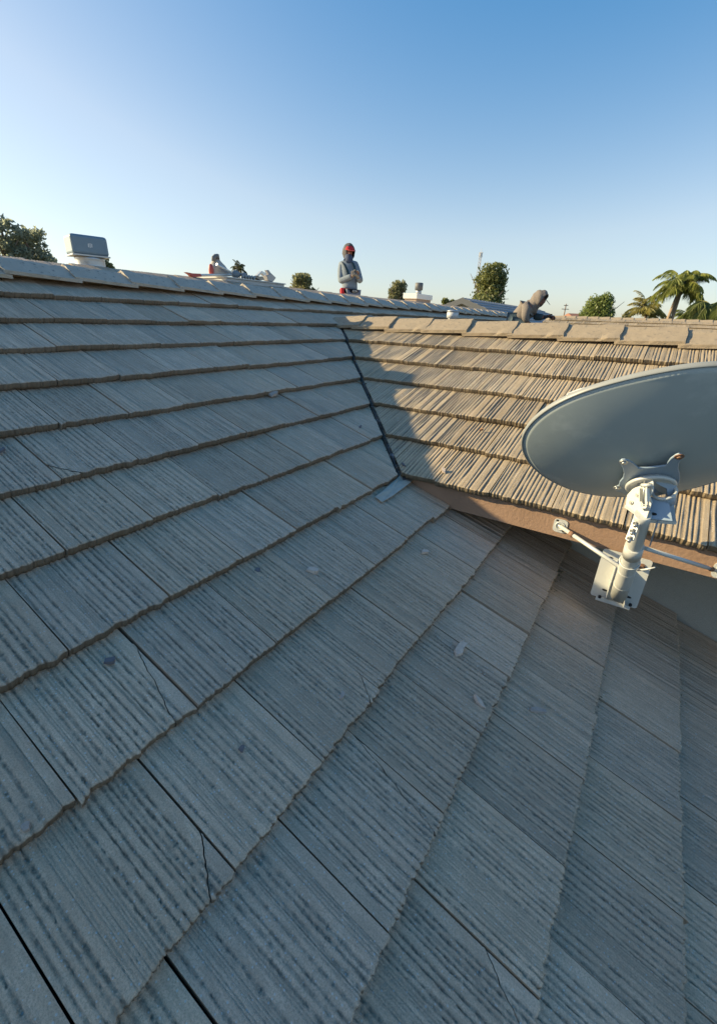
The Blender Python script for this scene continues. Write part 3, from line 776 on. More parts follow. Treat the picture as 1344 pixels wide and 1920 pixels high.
bm = bmesh.new(); add_torus(bm, m1*.8+m0*.2, m1-m0, .036, .003, 28, 8); add_box(bm, e1*.7+(m1*.8+m0*.2)*.3, e1-m1, (0, 0, 1), (0, 1, 0), .03, .018, .004); part('brace_strap', bm, M_GALV, dish)
# feed arm and receiver in front of the dish
fa = DC-DU*.44-DN*.02; fb = DC-DU*.46+DN*.30
bm = bmesh.new(); add_tube(bm, [DC-DU*.355+DN*.004, DC-DU*.40+DN*.12, fb], .011, 12); part('feed_arm', bm, M_GALV, dish)
bm = bmesh.new(); d = nrm(DC-fb); add_tube(bm, [fb-d*.05, fb-d*.01, fb, fb+d*.02, fb+d*.045], [.028, .028, .018, .03, .034], 20); part('receiver', bm, M_GALV, dish)
# small reflector clip that shows over the upper left edge
a = onplane(1064, 739, DC+DN*.02, DN); b = onplane(1108, 726, DC+DN*.02, DN)
bm = bmesh.new(); add_tube(bm, [onplane(1062, 746, DC, DN), a, (a+b)/2+DN*.004, b, onplane(1125, 724, DC, DN)], .0035, 10); part('edge_clip', bm, M_GALV, dish)
# coax from the head down behind the mast

# ------------------------------------------------------------------ people
M_SKIN = cloth('skin', (.26, .12, .085), .6, 30)
def hood(name, c, f, up, r, mat, parent, depth=1.15, openang=.62, tall=1.2, seed=1, fold=.025):
    """cloth hood: an ellipsoid shell with the face side left open"""
    f = nrm(f); up = nrm(np.array(up)-f*(np.array(up)@f)); s = np.cross(f, up); rn = np.random.default_rng(seed)
    bm = bmesh.new(); n, m = 28, 16; prev = None; apex = bm.verts.new(tuple(c-f*r*depth))
    for i in range(1, m+1):
        th = math.pi*(1-openang/math.pi*.9)*i/m; ring = []
        for k in range(n):
            a = 2*math.pi*k/n; rr_ = r*(1+fold*math.sin(5*a+i*.7+seed)+.5*fold*math.sin(9*a-i*.4)+.012*rn.normal())
            ring.append(bm.verts.new(tuple(c-f*rr_*depth*math.cos(th)+(s*math.cos(a)*.92+up*math.sin(a)*tall)*rr_*math.sin(th))))
        for k in range(n):
            j = (k+1) % n
            fc = bm.faces.new((apex, ring[k], ring[j])) if prev is None else bm.faces.new((prev[k], ring[k], ring[j], prev[j])); fc.smooth = True
        prev = ring
    bmesh.ops.recalc_face_normals(bm, faces=bm.faces[:])
    bmesh.ops.solidify(bm, geom=bm.faces[:], thickness=-.008)
    return part(name, bm, mat, parent)
def hand(V, E_, R_, wrist_i, w, d, side, up, sc=1.0, curl=.6):
    """palm and five bent fingers grown from the wrist; d: hand direction, side: towards the thumb"""
    d = nrm(d); side = nrm(np.array(side)-d*(np.array(side)@d)); nn = np.cross(d, side)
    V.append(w+d*.05*sc); R_.append((.03*sc, .017*sc)); p = len(V)-1; E_.append((wrist_i, p))
    V.append(w+d*.085*sc); R_.append((.032*sc, .014*sc)); q = len(V)-1; E_.append((p, q))
    for k, (o_, L) in enumerate(((.027, .07), (.009, .08), (-.009, .074), (-.026, .058))):
        a = q; pos = w+d*.09*sc+side*o_*sc; ang = .25
        for g in range(3):
            ang += curl*.55; pos = pos+(d*math.cos(ang)+nn*math.sin(ang))*L*sc*(.42, .33, .25)[g]
            V.append(pos.copy()); R_.append((.0092-.001*g)*sc); E_.append((a, len(V)-1)); a = len(V)-1
    a = p; pos = w+d*.04*sc+side*.03*sc
    for g in range(2):
        pos = pos+(d*.75+side*(.65-.4*g)+nn*.3)*.036*sc; V.append(pos.copy()); R_.append(.0105*sc); E_.append((a, len(V)-1)); a = len(V)-1
def belt_loop(name, c, ax_s, ax_f, rs, rf, z0, z1, mat, parent, up=np.array([0, 0, 1.0])):
    bm = bmesh.new(); n = 32; lo, hi = [], []
    for k in range(n):
        a = 2*math.pi*k/n; o_ = ax_s*rs*math.cos(a)+ax_f*rf*math.sin(a); lo.append(bm.verts.new(tuple(c+o_+up*z0))); hi.append(bm.verts.new(tuple(c+o_+up*z1)))
    for k in range(n):
        j = (k+1) % n; f = bm.faces.new((lo[k], lo[j], hi[j], hi[k])); f.smooth = True
    bmesh.ops.solidify(bm, geom=bm.faces[:], thickness=-.006)
    return part(name, bm, mat, parent)

# --- the roofer who stands behind the main ridge
YP = 5.25
bl = onY(655, 551, YP); D1 = proj(bl)[2]
def q1(u, v, b=0.0):                              # read off the photograph, then moved b metres towards the camera
    P = at(625+u/16.7, 450+v/16.7, D1); return P+nrm(np.array([0, 0, EYE])-P)*b
R1 = RX*1.0; F1 = nrm(np.array([-bl[0], -bl[1], 0])); R1 = nrm(np.cross(F1, [0, 0, 1])); R1 = R1 if R1@RX > 0 else -R1
UPZ = np.array([0, 0, 1.0])
FAC = nrm(F1*.88+R1*.48); SDE = nrm(R1*.88-F1*.48)
pelv = q1(520, 1690); roofz = lambda y: ZR-.05-(y-YR)*math.tan(TH)
man = thing('person', 'person standing behind the main ridge in red cap, dark hood and pale shirt, hands together', 'person', (pelv[0], pelv[1], roofz(pelv[1])))
chest = q1(480, 1010); waist = q1(515, 1480); neck = q1(475, 640); headc = q1(478, 400)
shL, shR = q1(250, 800, -.02), q1(690, 800, .02)
elL, elR = q1(225, 1290, .05), q1(840, 1290, .06)
wrL, wrR = q1(590, 1130, .22), q1(770, 1160, .2)
V = [pelv, waist, chest, (chest+neck)/2, neck, q1(480, 520, .01), headc, q1(482, 260, -.01)]
E_ = [(0, 1), (1, 2), (2, 3), (3, 4), (4, 5), (5, 6), (6, 7)]
R_ = [(.12, .085), (.11, .08), (.14, .09), (.095, .07), .052, (.062, .07), (.075, .092), (.068, .075)]
V.append(q1(520, 420, .115)); E_.append((6, 8)); R_.append(.014)                      # nose
for sh, el, wr, sd in ((shL, elL, wrL, 1), (shR, elR, wrR, -1)):
    i = len(V); V += [sh, el, wr]; R_ += [.052, .04, .029]; E_ += [(3, i), (i, i+1), (i+1, i+2)]
    hand(V, E_, R_, i+2, wr, (SDE*sd*.55+F1*.35+UPZ*.3), UPZ*.9+F1*.3, UPZ, 1.0, .7)
fz = roofz(pelv[1]-.1)
for sd in (-1, 1):
    hp = pelv+SDE*sd*.095-UPZ*.04; kn = hp+FAC*.16+SDE*sd*.03-UPZ*(hp[2]-fz)*.48; ft = pelv+SDE*sd*.14; ft[2] = roofz(ft[1])+.09
    i = len(V); V += [hp, kn, ft, ft+FAC*.13-UPZ*.05]; R_ += [.075, .055, .045, (.045, .035)]; E_ += [(0, i), (i, i+1), (i+1, i+2), (i+2, i+3)]
    if sd == -1: legs = []
    legs.append((hp, kn, ft))
skin('body', V, E_, R_, M_SKIN, man)
M_SHIRT = cloth('pale_blue_grey_shirt', (.20, .235, .27)); M_TROU = cloth('worn_jeans', (.15, .17, .22)); M_HOOD = cloth('grey_hood_cloth', (.11, .105, .11)); M_RED = cloth('red_cap_cloth', (.55, .035, .045), .7)
Vs = [pelv+UPZ*.03, waist, chest, (chest+neck)/2, neck-UPZ*.02]; Es = [(0, 1), (1, 2), (2, 3), (3, 4)]; Rs = [(.165, .125), (.152, .115), (.18, .125), (.125, .10), .068]
for sh, el, wr in ((shL, elL, wrL), (shR, elR, wrR)):
    i = len(Vs); Vs += [sh, (sh+el)/2, el, (el*.55+wr*.45), wr*1.0+el*.0]; Rs += [.078, .070, .062, .058, .05]; Es += [(3, i)]+[(i+k, i+k+1) for k in range(4)]
skin('shirt', Vs, Es, Rs, M_SHIRT, man)
Vt, Et, Rt = [pelv-UPZ*.03], [], [(.155, .12)]
for hp, kn, ft in legs:
    i = len(Vt); Vt += [hp, kn, ft]; Rt += [.088, .076, .068]; Et += [(0, i), (i, i+1), (i+1, i+2)]
skin('trousers', Vt, Et, Rt, M_TROU, man)
for hp, kn, ft in legs:
    bm = bmesh.new(); add_tube(bm, [ft-UPZ*.075-FAC*.08, ft-UPZ*.055+FAC*.02, ft-UPZ*.065+FAC*.12, ft-UPZ*.08+FAC*.17], [.04, .05, .045, .02], 14); part('boot', bm, M_DARK, man)
hood('hood', headc+UPZ*.01-F1*.02, FAC*.9-UPZ*.1, UPZ, .118, M_HOOD, man, 1.05, .95, 1.22, 3)
bm = bmesh.new(); add_tube(bm, [q1(482, 535, .015), q1(475, 600, .025), q1(490, 700, .08), q1(500, 760, .10)], [.080, .083, .075, .03], 18); part('neck_gaiter', bm, cloth('navy_gaiter', (.07, .085, .13)), man)
cap_c = headc+UPZ*.035+FAC*.015
bm = bmesh.new(); add_ball(bm, cap_c, .098, (1, 1, .95), 24)
for v in [v for v in bm.verts if v.co.z < cap_c[2]-.005]: bm.verts.remove(v)
cap = part('cap', bm, M_RED, man)
bm = bmesh.new(); A = [cap_c+SDE*.085*math.cos(a)+FAC*(.085+.085*math.sin(a)*1.0)*1.0-UPZ*(.004+.02*math.sin(a)) for a in np.linspace(0, math.pi, 14)]
add_hull(bm, A, [p+UPZ*.006 for p in A]); part('cap_brim', bm, cloth('red_cap_brim', (.62, .1, .09), .7), cap)
M_SUSP = cloth('dark_green_webbing', (.03, .06, .065))
for pts_ in ([(250, 690, .02), (300, 690, .09), (370, 800, .155), (440, 950, .175), (470, 1080, .17)], [(560, 640, .03), (600, 700, .12), (650, 820, .165), (680, 940, .175), (690, 1060, .17)]):
    bm = bmesh.new(); P = [q1(*p) for p in pts_]; w = SDE*.022
    for a, b in zip(P, P[1:]):
        add_hull(bm, [a-w, a+w, b+w, b-w], [p+F1*.006 for p in (a-w, a+w, b+w, b-w)])
    part('suspender', bm, M_SUSP, man)
for c_w, up_w in ((q1(360, 640, .07), 1), (q1(440, 690, .11), 1)):
    bm = bmesh.new(); add_box(bm, c_w, SDE*.8+UPZ*.5, F1, UPZ-SDE*.4, .05, .012, .06); part('shirt_collar', bm, M_SHIRT, man)
M_GLOVE = cloth('grey_work_glove', (.24, .23, .21))
for wr, sd in ((wrL, 1), (wrR, -1)):
    Vg, Eg, Rg = [wr-(SDE*sd*.55+F1*.35+UPZ*.3)*.02], [], [.04]
    hand(Vg, Eg, Rg, 0, wr+F1*.002, (SDE*sd*.55+F1*.35+UPZ*.3), UPZ*.9+F1*.3, UPZ, 1.12, .7); skin('glove', Vg, Eg, Rg, M_GLOVE, man, 1)
bc = q1(520, 1615)
belt = belt_loop('tool_belt', bc, SDE, FAC, .198, .162, -.03, .034, cloth('black_belt', (.018, .018, .022), .6), man)
for p, s_, nm, mt in (((300, 1600, .14), (.1, .05, .11), 'red_pouch', M_RED), ((720, 1650, .06), (.06, .07, .09), 'side_pouch', cloth('dark_pouch', (.06, .045, .04)))):
    bm = bmesh.new(); c = q1(*p); add_box(bm, c, SDE, FAC, UPZ, *s_); bmesh.ops.bevel(bm, geom=bm.edges[:], offset=.015, segments=2, profile=.5, affect='EDGES'); part(nm, bm, mt, man)
for ch, u in (('C', 482), ('O', 560), ('I', 632), ('L', 690)):
    fc = bpy.data.curves.new('letter', 'FONT'); fc.body = ch; fc.size = .052; fc.align_x = 'CENTER'; fc.align_y = 'CENTER'; fc.extrude = .002
    to = bpy.data.objects.new('letter', fc); COL.objects.link(to); bpy.context.view_layer.update()
    me = bpy.data.meshes.new_from_object(to.evaluated_get(bpy.context.evaluated_depsgraph_get())); bpy.data.objects.remove(to)
    P = q1(u, 1620, .0); k_ = (P-bc)@SDE; fdist = .163*math.sqrt(max(.05, 1-(k_/.199)**2)); P = bc+SDE*k_+FAC*(fdist+.003); P[2] = bc[2]
    m = Matrix.Identity(4)
    for i in range(3): m[i][0], m[i][1], m[i][2], m[i][3] = SDE[i], UPZ[i], FAC[i], P[i]
    me.transform(m); part('letter', me, simple('white_print', (.75, .75, .75), .7), belt)

# --- the roofer who kneels behind the wing
XP = 8.0
def q2(u, v, b=0.0):
    P = onX(840+u/6.72, 540+v/6.72, XP); return P+nrm(np.array([0, 0, EYE])-P)*b
pel2 = q2(865, 450)
man2 = thing('person', 'person in a grey hooded top kneeling and bending forward behind the sunlit wing', 'person', (pel2[0], pel2[1], zA(pel2[1])-.02))
RT = nrm(RX*np.array([1, 1, 0])); TC = nrm(np.array([-XP, -1.9, 0]))
ch2, nk2, hd2 = q2(1000, 262), q2(1085, 215), q2(1160, 150)
sN, eN, wN = q2(985, 265, .17), q2(965, 372, .2), q2(1005, 440, .14)
sF, eF, wF = q2(1050, 270, -.15), q2(1110, 365, -.1), q2(1205, 368, -.03)
V = [pel2, q2(920, 350), ch2, q2(1040, 235), nk2, q2(1120, 190), hd2, q2(1150, 95)]; E_ = [(i, i+1) for i in range(7)]
R_ = [(.12, .115), (.105, .115), (.125, .11), (.085, .075), .05, .06, (.078, .085), .06]
V.append(q2(1228, 172)); E_.append((6, 8)); R_.append(.014)
hands2 = []
for sh, el, wr, dd in ((sN, eN, wN, RT*.8-UPZ*.5), (sF, eF, wF, RT*1.0+UPZ*.12)):
    i = len(V); V += [sh, el, wr]; R_ += [.05, .04, .028]; E_ += [(3, i), (i, i+1), (i+1, i+2)]
    hand(V, E_, R_, i+2, wr, dd, TC*.6+UPZ*.5, UPZ, 1.0, .55); hands2.append((wr, dd))
legs2 = []
for b in (.12, -.12):
    hp = pel2+TC*b; kn = q2(1115, 445, b); kn[2] = max(zA(kn[1])+.07, kn[2]-.12); an = q2(905, 520, b); an[2] = zA(an[1])+.06; toe = an+UPZ*.0-RT*.10
    i = len(V); V += [hp, kn, an, toe]; R_ += [.078, .056, .042, .033]; E_ += [(0, i), (i, i+1), (i+1, i+2), (i+2, i+3)]; legs2.append((hp, kn, an, toe))
skin('body', V, E_, R_, M_SKIN, man2)
M_TOP2 = cloth('grey_hooded_top', (.20, .17, .15)); M_PANT2 = cloth('teal_work_trousers', (.07, .10, .12)); M_SLEEVE = cloth('shaded_teal_sleeve', (.06, .085, .095))  # far sleeve is teal cloth, darkened in its colour for the arm's shade
Vs = [pel2+UPZ*.02, q2(915, 350), ch2, q2(1040, 240), nk2]; Es = [(i, i+1) for i in range(4)]; Rs = [(.17, .16), (.155, .16), (.175, .15), (.125, .115), .075]
i = len(Vs); Vs += [sN, (sN+eN)/2, eN, wN*.9+eN*.1]; Rs += [.08, .072, .064, .05]; Es += [(3, i)]+[(i+k, i+k+1) for k in range(3)]
i = len(Vs); Vs += [sF, (sF+eF)/2]; Rs += [.075, .066]; Es += [(3, i), (i, i+1)]
skin('hooded_top', Vs, Es, Rs, M_TOP2, man2)
skin('sleeve', [(sF+eF)/2*.4+eF*.6, eF, (eF+wF)/2, wF], [(0, 1), (1, 2), (2, 3)], [.062, .06, .055, .045], M_SLEEVE, man2)
Vt, Et, Rt = [pel2-UPZ*.02], [], [(.17, .16)]
for hp, kn, an, toe in legs2:
    i = len(Vt); Vt += [hp, kn, an]; Rt += [.105, .08, .065]; Et += [(0, i), (i, i+1), (i+1, i+2)]
skin('trousers', Vt, Et, Rt, M_PANT2, man2)
for hp, kn, an, toe in legs2:
    bm = bmesh.new(); add_tube(bm, [an+RT*.04, an-RT*.03, toe-RT*.06], [.05, .052, .03], 12); part('boot', bm, M_DARK, man2)
for wr, dd in hands2:
    Vg, Eg, Rg = [wr-nrm(dd)*.02], [], [.038]
    hand(Vg, Eg, Rg, 0, wr, dd, TC*.6+UPZ*.5, UPZ, 1.12, .55); skin('glove', Vg, Eg, Rg, cloth('dark_glove', (.035, .035, .04)), man2, 1)
hood('hood', hd2-RT*.012+UPZ*.008, RT*.78-UPZ*.42+TC*.55, UPZ+RT*.4, .108, M_TOP2, man2, 1.12, 1.15, 1.2, 5, .05)
bm = bmesh.new(); add_tube(bm, [hd2-RT*.05+UPZ*.02, (hd2+nk2)/2-RT*.035-UPZ*.005, nk2-RT*.02, nk2*.6+ch2*.4, ch2*.75+nk2*.25], [.07, .092, .105, .125, .10], 20)
for v in bm.verts: v.co += Vector(np.random.default_rng(int(abs(v.co.x*1e4))).normal(size=3)*.004)
part('hood_drape', bm, M_TOP2, man2, smooth=True)
bm = bmesh.new(); A = [hd2+RT*(.07+.10*math.sin(a))+TC*.075*math.cos(a)+UPZ*(.02-.09*math.sin(a)) for a in np.linspace(0, math.pi, 12)]
add_hull(bm, A, [p+UPZ*.005 for p in A]); part('cap_brim', bm, cloth('grey_brim', (.2, .19, .18)), man2)

# ------------------------------------------------------------------ roof fittings
def vbox(bm, x0, x1, y0, y1, z0, z1, bev=0.0):
    add_box(bm, ((x0+x1)/2, (y0+y1)/2, (z0+z1)/2), (1, 0, 0), (0, 1, 0), (0, 0, 1), x1-x0, y1-y0, z1-z0)
    if bev: bmesh.ops.bevel(bm, geom=bm.edges[:], offset=bev, segments=3, profile=.5, affect='EDGES')
M_VENT = simple('galvanised_vent_pipe', (.42, .43, .44), .38, .6, var=.15, scale=18, dirt=((.3, .3, .3), 12, .6))
M_CAPD = simple('dark_vent_cap', (.17, .235, .29), .5, .2, var=.1)
vt = onY(158, 444, 4.12); vb_ = onY(162, 500, 4.12)
vent = thing('roof_vent', 'big dark boxy vent cap on a ribbed metal pipe behind the left ridge end', 'roof vent', (vb_[0], 4.12, roofz(4.12)))
xc = vt[0]+.005; zt = vt[2]+.012
dirv = nrm([.97, -.24, 0]); dirw = np.cross(UPZ, dirv)
bm = bmesh.new(); add_box(bm, (xc, 4.12, zt-.078), dirv, dirw, UPZ, .265, .22, .140); bmesh.ops.bevel(bm, geom=bm.edges[:], offset=.022, segments=4, profile=.5, affect='EDGES'); capv = part('vent_cap', bm, M_CAPD, vent, smooth=False)
bm = bmesh.new(); add_box(bm, (xc, 4.12, zt-.150), dirv, dirw, UPZ, .272, .225, .010); part('cap_rim', bm, M_VENT, capv)
bm = bmesh.new()
for k in (-1, 0, 1): add_box(bm, np.array([xc, 4.12, zt-.08])-dirw*.1115+dirv*(.012*k), dirv+UPZ*.0, dirw, UPZ+dirv*.12, .006, .003, .032-.006*abs(k))
part('emblem', bm, simple('pale_emblem', (.7, .7, .7), .5), capv)
bm = bmesh.new(); zs = np.linspace(zt-.158, roofz(4.12)-.05, 26); prs = [.108 if k % 5 else .113 for k in range(26)]
add_tube(bm, [(xc+.008, 4.12, z) for z in zs], prs, 32); part('vent_pipe', bm, M_VENT, vent)

p6 = onX(848, 590, 6.0); zr6 = zA(p6[1])-.03
v2 = thing('roof_vent', 'short round metal vent pipe with a flat cap, just behind the sunlit ridge', 'roof vent', (6.0, p6[1], zr6))
zt2 = onX(848, 581, 6.0)[2]
bm = bmesh.new(); add_tube(bm, [(6, p6[1], zr6), (6, p6[1], zt2-.115), (6, p6[1], zt2-.095)], [.055, .055, .06], 24); part('pipe', bm, M_VENT, v2)
bm = bmesh.new(); add_tube(bm, [(6, p6[1], zt2-.1), (6, p6[1], zt2-.03), (6, p6[1], zt2-.028)], [.073, .074, .06], 28); part('collar', bm, simple('pale_grey_vent', (.55, .55, .55), .5), v2)
bm = bmesh.new(); add_tube(bm, [(6, p6[1], zt2-.028), (6, p6[1], zt2-.022), (6, p6[1], zt2-.01), (6, p6[1], zt2)], [.05, .078, .076, .05], 28); part('flat_cap', bm, M_VENT, v2)

# flat box behind the ridge with tools on it
YB = 3.98
c0 = onY(425, 518.5, YB); x1b = onY(533, 532, YB)[0]; zt = c0[2]; y1b = onX(352, 517, c0[0])[1]
box = thing('roof_box', 'long low pale grey box behind the main ridge with tools lying on it', 'box', ((c0[0]+x1b)/2, (YB+y1b)/2, roofz((YB+y1b)/2)))
M_BOX = simple('pale_grey_sheet_metal', (.40, .41, .42), .5, .1, var=.06)
bm = bmesh.new(); vbox(bm, c0[0], x1b, YB, y1b, roofz(y1b)-.02, zt-.012, .004); part('box_body', bm, M_BOX, box)
bm = bmesh.new(); vbox(bm, c0[0]-.015, x1b+.015, YB-.015, y1b+.015, zt-.012, zt, .003); part('box_lid', bm, simple('pale_lid', (.52, .50, .47), .5), box)
def qb(u, v, Y=YB+.10):                            # 340..530 x 470..540 enlarged 7.07 times
    return onY(340+u/7.07, 470+v/7.07, Y)
M_PALE = simple('pale_aluminium', (.68, .66, .62), .35, .4); M_REDP = simple('red_tool_paint', (.42, .07, .06), .5)
a, b = qb(215, 326, YB+.02), qb(665, 322, YB+.08)
sc = thing('scraper', 'long pale pole with a red blade end, lying flat on the low box', 'hand tool', tuple((a+b)/2))
bm = bmesh.new(); add_tube(bm, [a, b], .0125, 12); part('pole', bm, M_PALE, sc)
bm = bmesh.new(); A = [qb(75, 285, YB), qb(150, 300, YB), qb(258, 305, YB), qb(275, 345, YB), qb(160, 355, YB), qb(128, 318, YB)]; add_hull(bm, A, [p+np.array([0, .05, 0]) for p in A]); part('blade', bm, M_REDP, sc)
a, b = qb(470, 180, YB+.04), qb(668, 295, YB+.04)
pl = thing('pry_bar', 'slanting pale pole leaning on the cloth bundle, its dark head on the low box', 'hand tool', tuple(b))
bm = bmesh.new(); add_tube(bm, [a, b], .0125, 12); part('pole', bm, M_PALE, pl)
bm = bmesh.new(); add_tube(bm, [qb(665, 315), qb(700, 305), qb(740, 315), qb(785, 318)], [.02, .038, .036, .016], 14); part('head', bm, simple('grey_rubber', (.2, .23, .25), .7), pl)
bn_ = thing('tool_bag', 'pale cloth bundle with a red side standing upright on the low box', 'bag', tuple(qb(440, 330, YB+.16)))
bm = bmesh.new(); prev = None; rb = np.random.default_rng(4); lev = []
for v, uL, uR in ((318, 365, 650), (290, 372, 640), (250, 380, 600), (205, 388, 560), (165, 402, 520), (130, 420, 500), (90, 440, 492), (60, 455, 488), (45, 462, 482)):
    L_, R__ = qb(uL, v, YB+.14), qb(uR, v, YB+.14); n = 14; cc = (L_+R__)/2; hw = np.linalg.norm(R__-L_)/2
    lev.append([bm.verts.new(tuple(cc+nrm(R__-L_)*hw*math.cos(2*math.pi*k/n)+np.array([0, 1, 0])*min(hw, .07)*math.sin(2*math.pi*k/n)+rb.normal(size=3)*.003)) for k in range(n)])
for A_, B_ in zip(lev, lev[1:]):
    for k in range(n): f = bm.faces.new((A_[k], A_[(k+1) % n], B_[(k+1) % n], B_[k])); f.smooth = True
bm.faces.new(lev[-1]); bmesh.ops.recalc_face_normals(bm, faces=bm.faces[:]); part('bundle', bm, cloth('pale_canvas', (.42, .40, .38)), bn_)
bm = bmesh.new(); add_ball(bm, qb(398, 258, YB+.08), .05, (.55, .5, 1.15), 16); part('red_flap', bm, M_REDP, bn_)
bm = bmesh.new(); add_tube(bm, [qb(430, 135, YB+.11), qb(425, 95, YB+.11), qb(455, 70, YB+.11), qb(480, 65, YB+.11), qb(485, 110, YB+.11)], .02, 12); part('handle', bm, simple('grey_grip', (.17, .17, .17), .7), bn_)
hs_ = thing('hose', 'grey coiled air hose lying on the low box beside the nail gun', 'hose', tuple(qb(880, 345, YB+.06)))
bm = bmesh.new(); P = []
for k in range(60):
    t = k/59; P.append(qb(800+190*t, 340+25*t+14*math.sin(k*.55), YB+.08+.05*math.cos(k*.55)))
add_tube(bm, P, .014, 8); part('coil', bm, simple('grey_hose', (.26, .29, .30), .6), hs_)
bm = bmesh.new(); add_ball(bm, qb(830, 320, YB+.06), .03, (1.2, 1, .8)); part('coupling', bm, simple('grey_coupling', (.22, .24, .26), .5), hs_)
ng = thing('nail_gun', 'angular grey metal nail gun lying on the right end of the low box', 'nail gun', tuple(qb(1130, 395, YB+.05)))
M_NG = simple('scratched_tool_metal', (.34, .33, .34), .4, .5, var=.25, scale=60)
def slab(name, pts_, y0, t, mat, par):
    bm = bmesh.new(); A = [qb(u, v, y0) for u, v in pts_]; add_hull(bm, A, [p+np.array([0, t, 0]) for p in A]); bmesh.ops.bevel(bm, geom=bm.edges[:], offset=.003, segments=2, profile=.5, affect='EDGES'); return part(name, bm, mat, par)
slab('motor_housing', [(1135, 330), (1195, 300), (1258, 360), (1215, 415), (1150, 395)], YB+.02, .07, M_NG, ng)
slab('magazine', [(1005, 330), (1070, 268), (1130, 300), (1105, 335), (1060, 300), (1030, 345)], YB+.03, .04, M_PALE, ng)
slab('handle', [(1135, 258), (1160, 255), (1205, 320), (1170, 335)], YB+.03, .04, M_NG, ng)
slab('nose', [(985, 350), (1080, 340), (1110, 385), (1050, 395)], YB+.03, .05, simple('tan_tool_plastic', (.42, .33, .24), .5), ng)

# chimney with white crown
YC = 5.0
cc = onY(782, 550, YC); xr_ = onY(811, 553.5, YC)[0]; yl_ = onX(756, 549.5, cc[0])[1]; zb_ = roofz(yl_)-.05
chim = thing('chimney', 'tan stucco chimney with a white crown slab and a dark capped flue', 'chimney', ((cc[0]+xr_)/2, (YC+yl_)/2, roofz((YC+yl_)/2)))
bm = bmesh.new(); vbox(bm, cc[0]+.03, xr_-.03, YC+.03, yl_-.03, zb_, cc[2]-.11); part('stack', bm, simple('tan_stucco', (.36, .27, .21), .9, bmp=.6, bscale=90), chim)
bm = bmesh.new(); vbox(bm, cc[0], xr_, YC, yl_, cc[2]-.11, cc[2], .008); part('crown', bm, simple('white_painted_metal', (.72, .70, .66), .5), chim)
fx, fy = (cc[0]+xr_)/2, (YC+yl_)/2; fd = proj((fx, fy, cc[2]))[2]; r1 = 7.3/F_PX*fd; h1 = 17/F_PX*fd
bm = bmesh.new(); add_tube(bm, [(fx, fy, cc[2]), (fx, fy, cc[2]+h1*.45)], r1*.72, 20); part('flue', bm, M_VENT, chim)
bm = bmesh.new(); add_tube(bm, [(fx, fy, cc[2]+h1*.42), (fx, fy, cc[2]+h1*1.1), (fx, fy, cc[2]+h1*1.14)], [r1, r1*1.02, r1*.8], 20); part('flue_cap', bm, simple('dark_flue_cap', (.13, .13, .13), .6), chim)

# ------------------------------------------------------------------ chips, leaves and grit on the tiles
def surfA(P):
    d = (np.array(P)-PA(0, T0))@(-upA); fr = (-d/EXP) % 1.0 if False else ((d/EXP) % 1.0)
    return -THK*(1-fr)                              # just above a lip the surface is high, further up it dips
def chip(label, px, py, L, Wd, ang, thick, mat, cat='tile chip', name='tile_chip', wing=False, seed=0):
    r = np.random.default_rng(seed+int(px))
    if wing:
        P = onB(px, py, -.008); ux, uy, n = np.array([0, -1.0, 0]), upB, nB
    else:
        P0 = onA(px, py, 0); P = onA(px, py, surfA(P0)+.0005); ux, uy, n = np.array([1.0, 0, 0]), upA, nA
    a = rad(ang); e1, e2 = ux*math.cos(a)+uy*math.sin(a), -ux*math.sin(a)+uy*math.cos(a)
    A = []
    for u, w in ((-1, -.55), (-.35, -1), (.55, -.85), (1, -.25), (.8, .7), (.1, .95), (-.7, .8)):
        A.append(P+e1*L/2*(u+.16*r.normal())+e2*Wd/2*(w+.18*r.normal()))
    top = [p+n*(1.3*thick*(1+.35*(e1@(p-P))/L*2))-(p-P)*.06+e2*Wd*.06 for p in A]
    bm = bmesh.new(); add_hull(bm, A, top)
    o = part(name, bm, mat, None); return tag(o, label, cat, 'loose bits lying on the roof tiles')
M_CHIP = simple('broken_concrete', (.66, .54, .45), .85, var=.3, scale=60, bmp=1.0, bscale=130); M_CHIPD = simple('dark_broken_concrete', (.15, .14, .15), .85, var=.25, scale=90, bmp=.6); M_LEAF = simple('dry_leaf', (.28, .15, .08), .7, var=.3, scale=90)
M_CHIPM = simple('weathered_chip', (.42, .36, .32), .85, var=.2, scale=90, bmp=.6, bscale=250)
chip('pale flat tile chip mid roof, lower left of the chip below the valley', 585, 1070, .046, .026, -60, .009, M_CHIP)
chip('small pale tile chip just below the lead tongue at the foot of the valley', 796, 1036, .046, .024, -20, .009, M_CHIP)
chip('largest tile chip, pale and oblong, below the satellite dish plate', 860, 1219, .068, .034, -5, .013, M_CHIP)
chip('narrow upright pale tile chip right below the largest chip', 897, 1317, .055, .016, 75, .009, M_CHIP)
chip('long slim grey tile chip right of the narrow pale chip', 1008, 1333, .07, .026, -55, .007, M_CHIPM)
chip('flat grey tile chip tucked under a course edge left of the slipped broken tile', 512, 741, .075, .04, 10, .014, M_CHIPM)
chip('dark pointed chip on a tile at the left, above the cracked corner', 206, 1241, .032, .018, -35, .008, M_CHIPD)
chip('dark thin chip on a middle tile left of the pale flat chip', 484, 1069, .026, .018, 15, .003, M_CHIPD)
chip('small grey pebble stuck on a tile below the pale flat chip', 640, 1306, .026, .012, 0, .008, M_CHIPM)
chip('small blue grey pebble on a tile left of centre near the bottom', 453, 1406, .016, .014, 0, .009, M_CHIPD)
chip('small pebble on the left edge of the roof near a course end', 49, 1552, .018, .015, 30, .009, M_CHIPM)
chip('tiny dark chip on a tile close to the valley', 675, 801, .03, .012, 10, .007, M_CHIPD)
chip('brown dry leaf caught under a course edge at the far left', 262, 776, .07, .02, 8, .004, M_LEAF, 'leaf', 'dry_leaf')
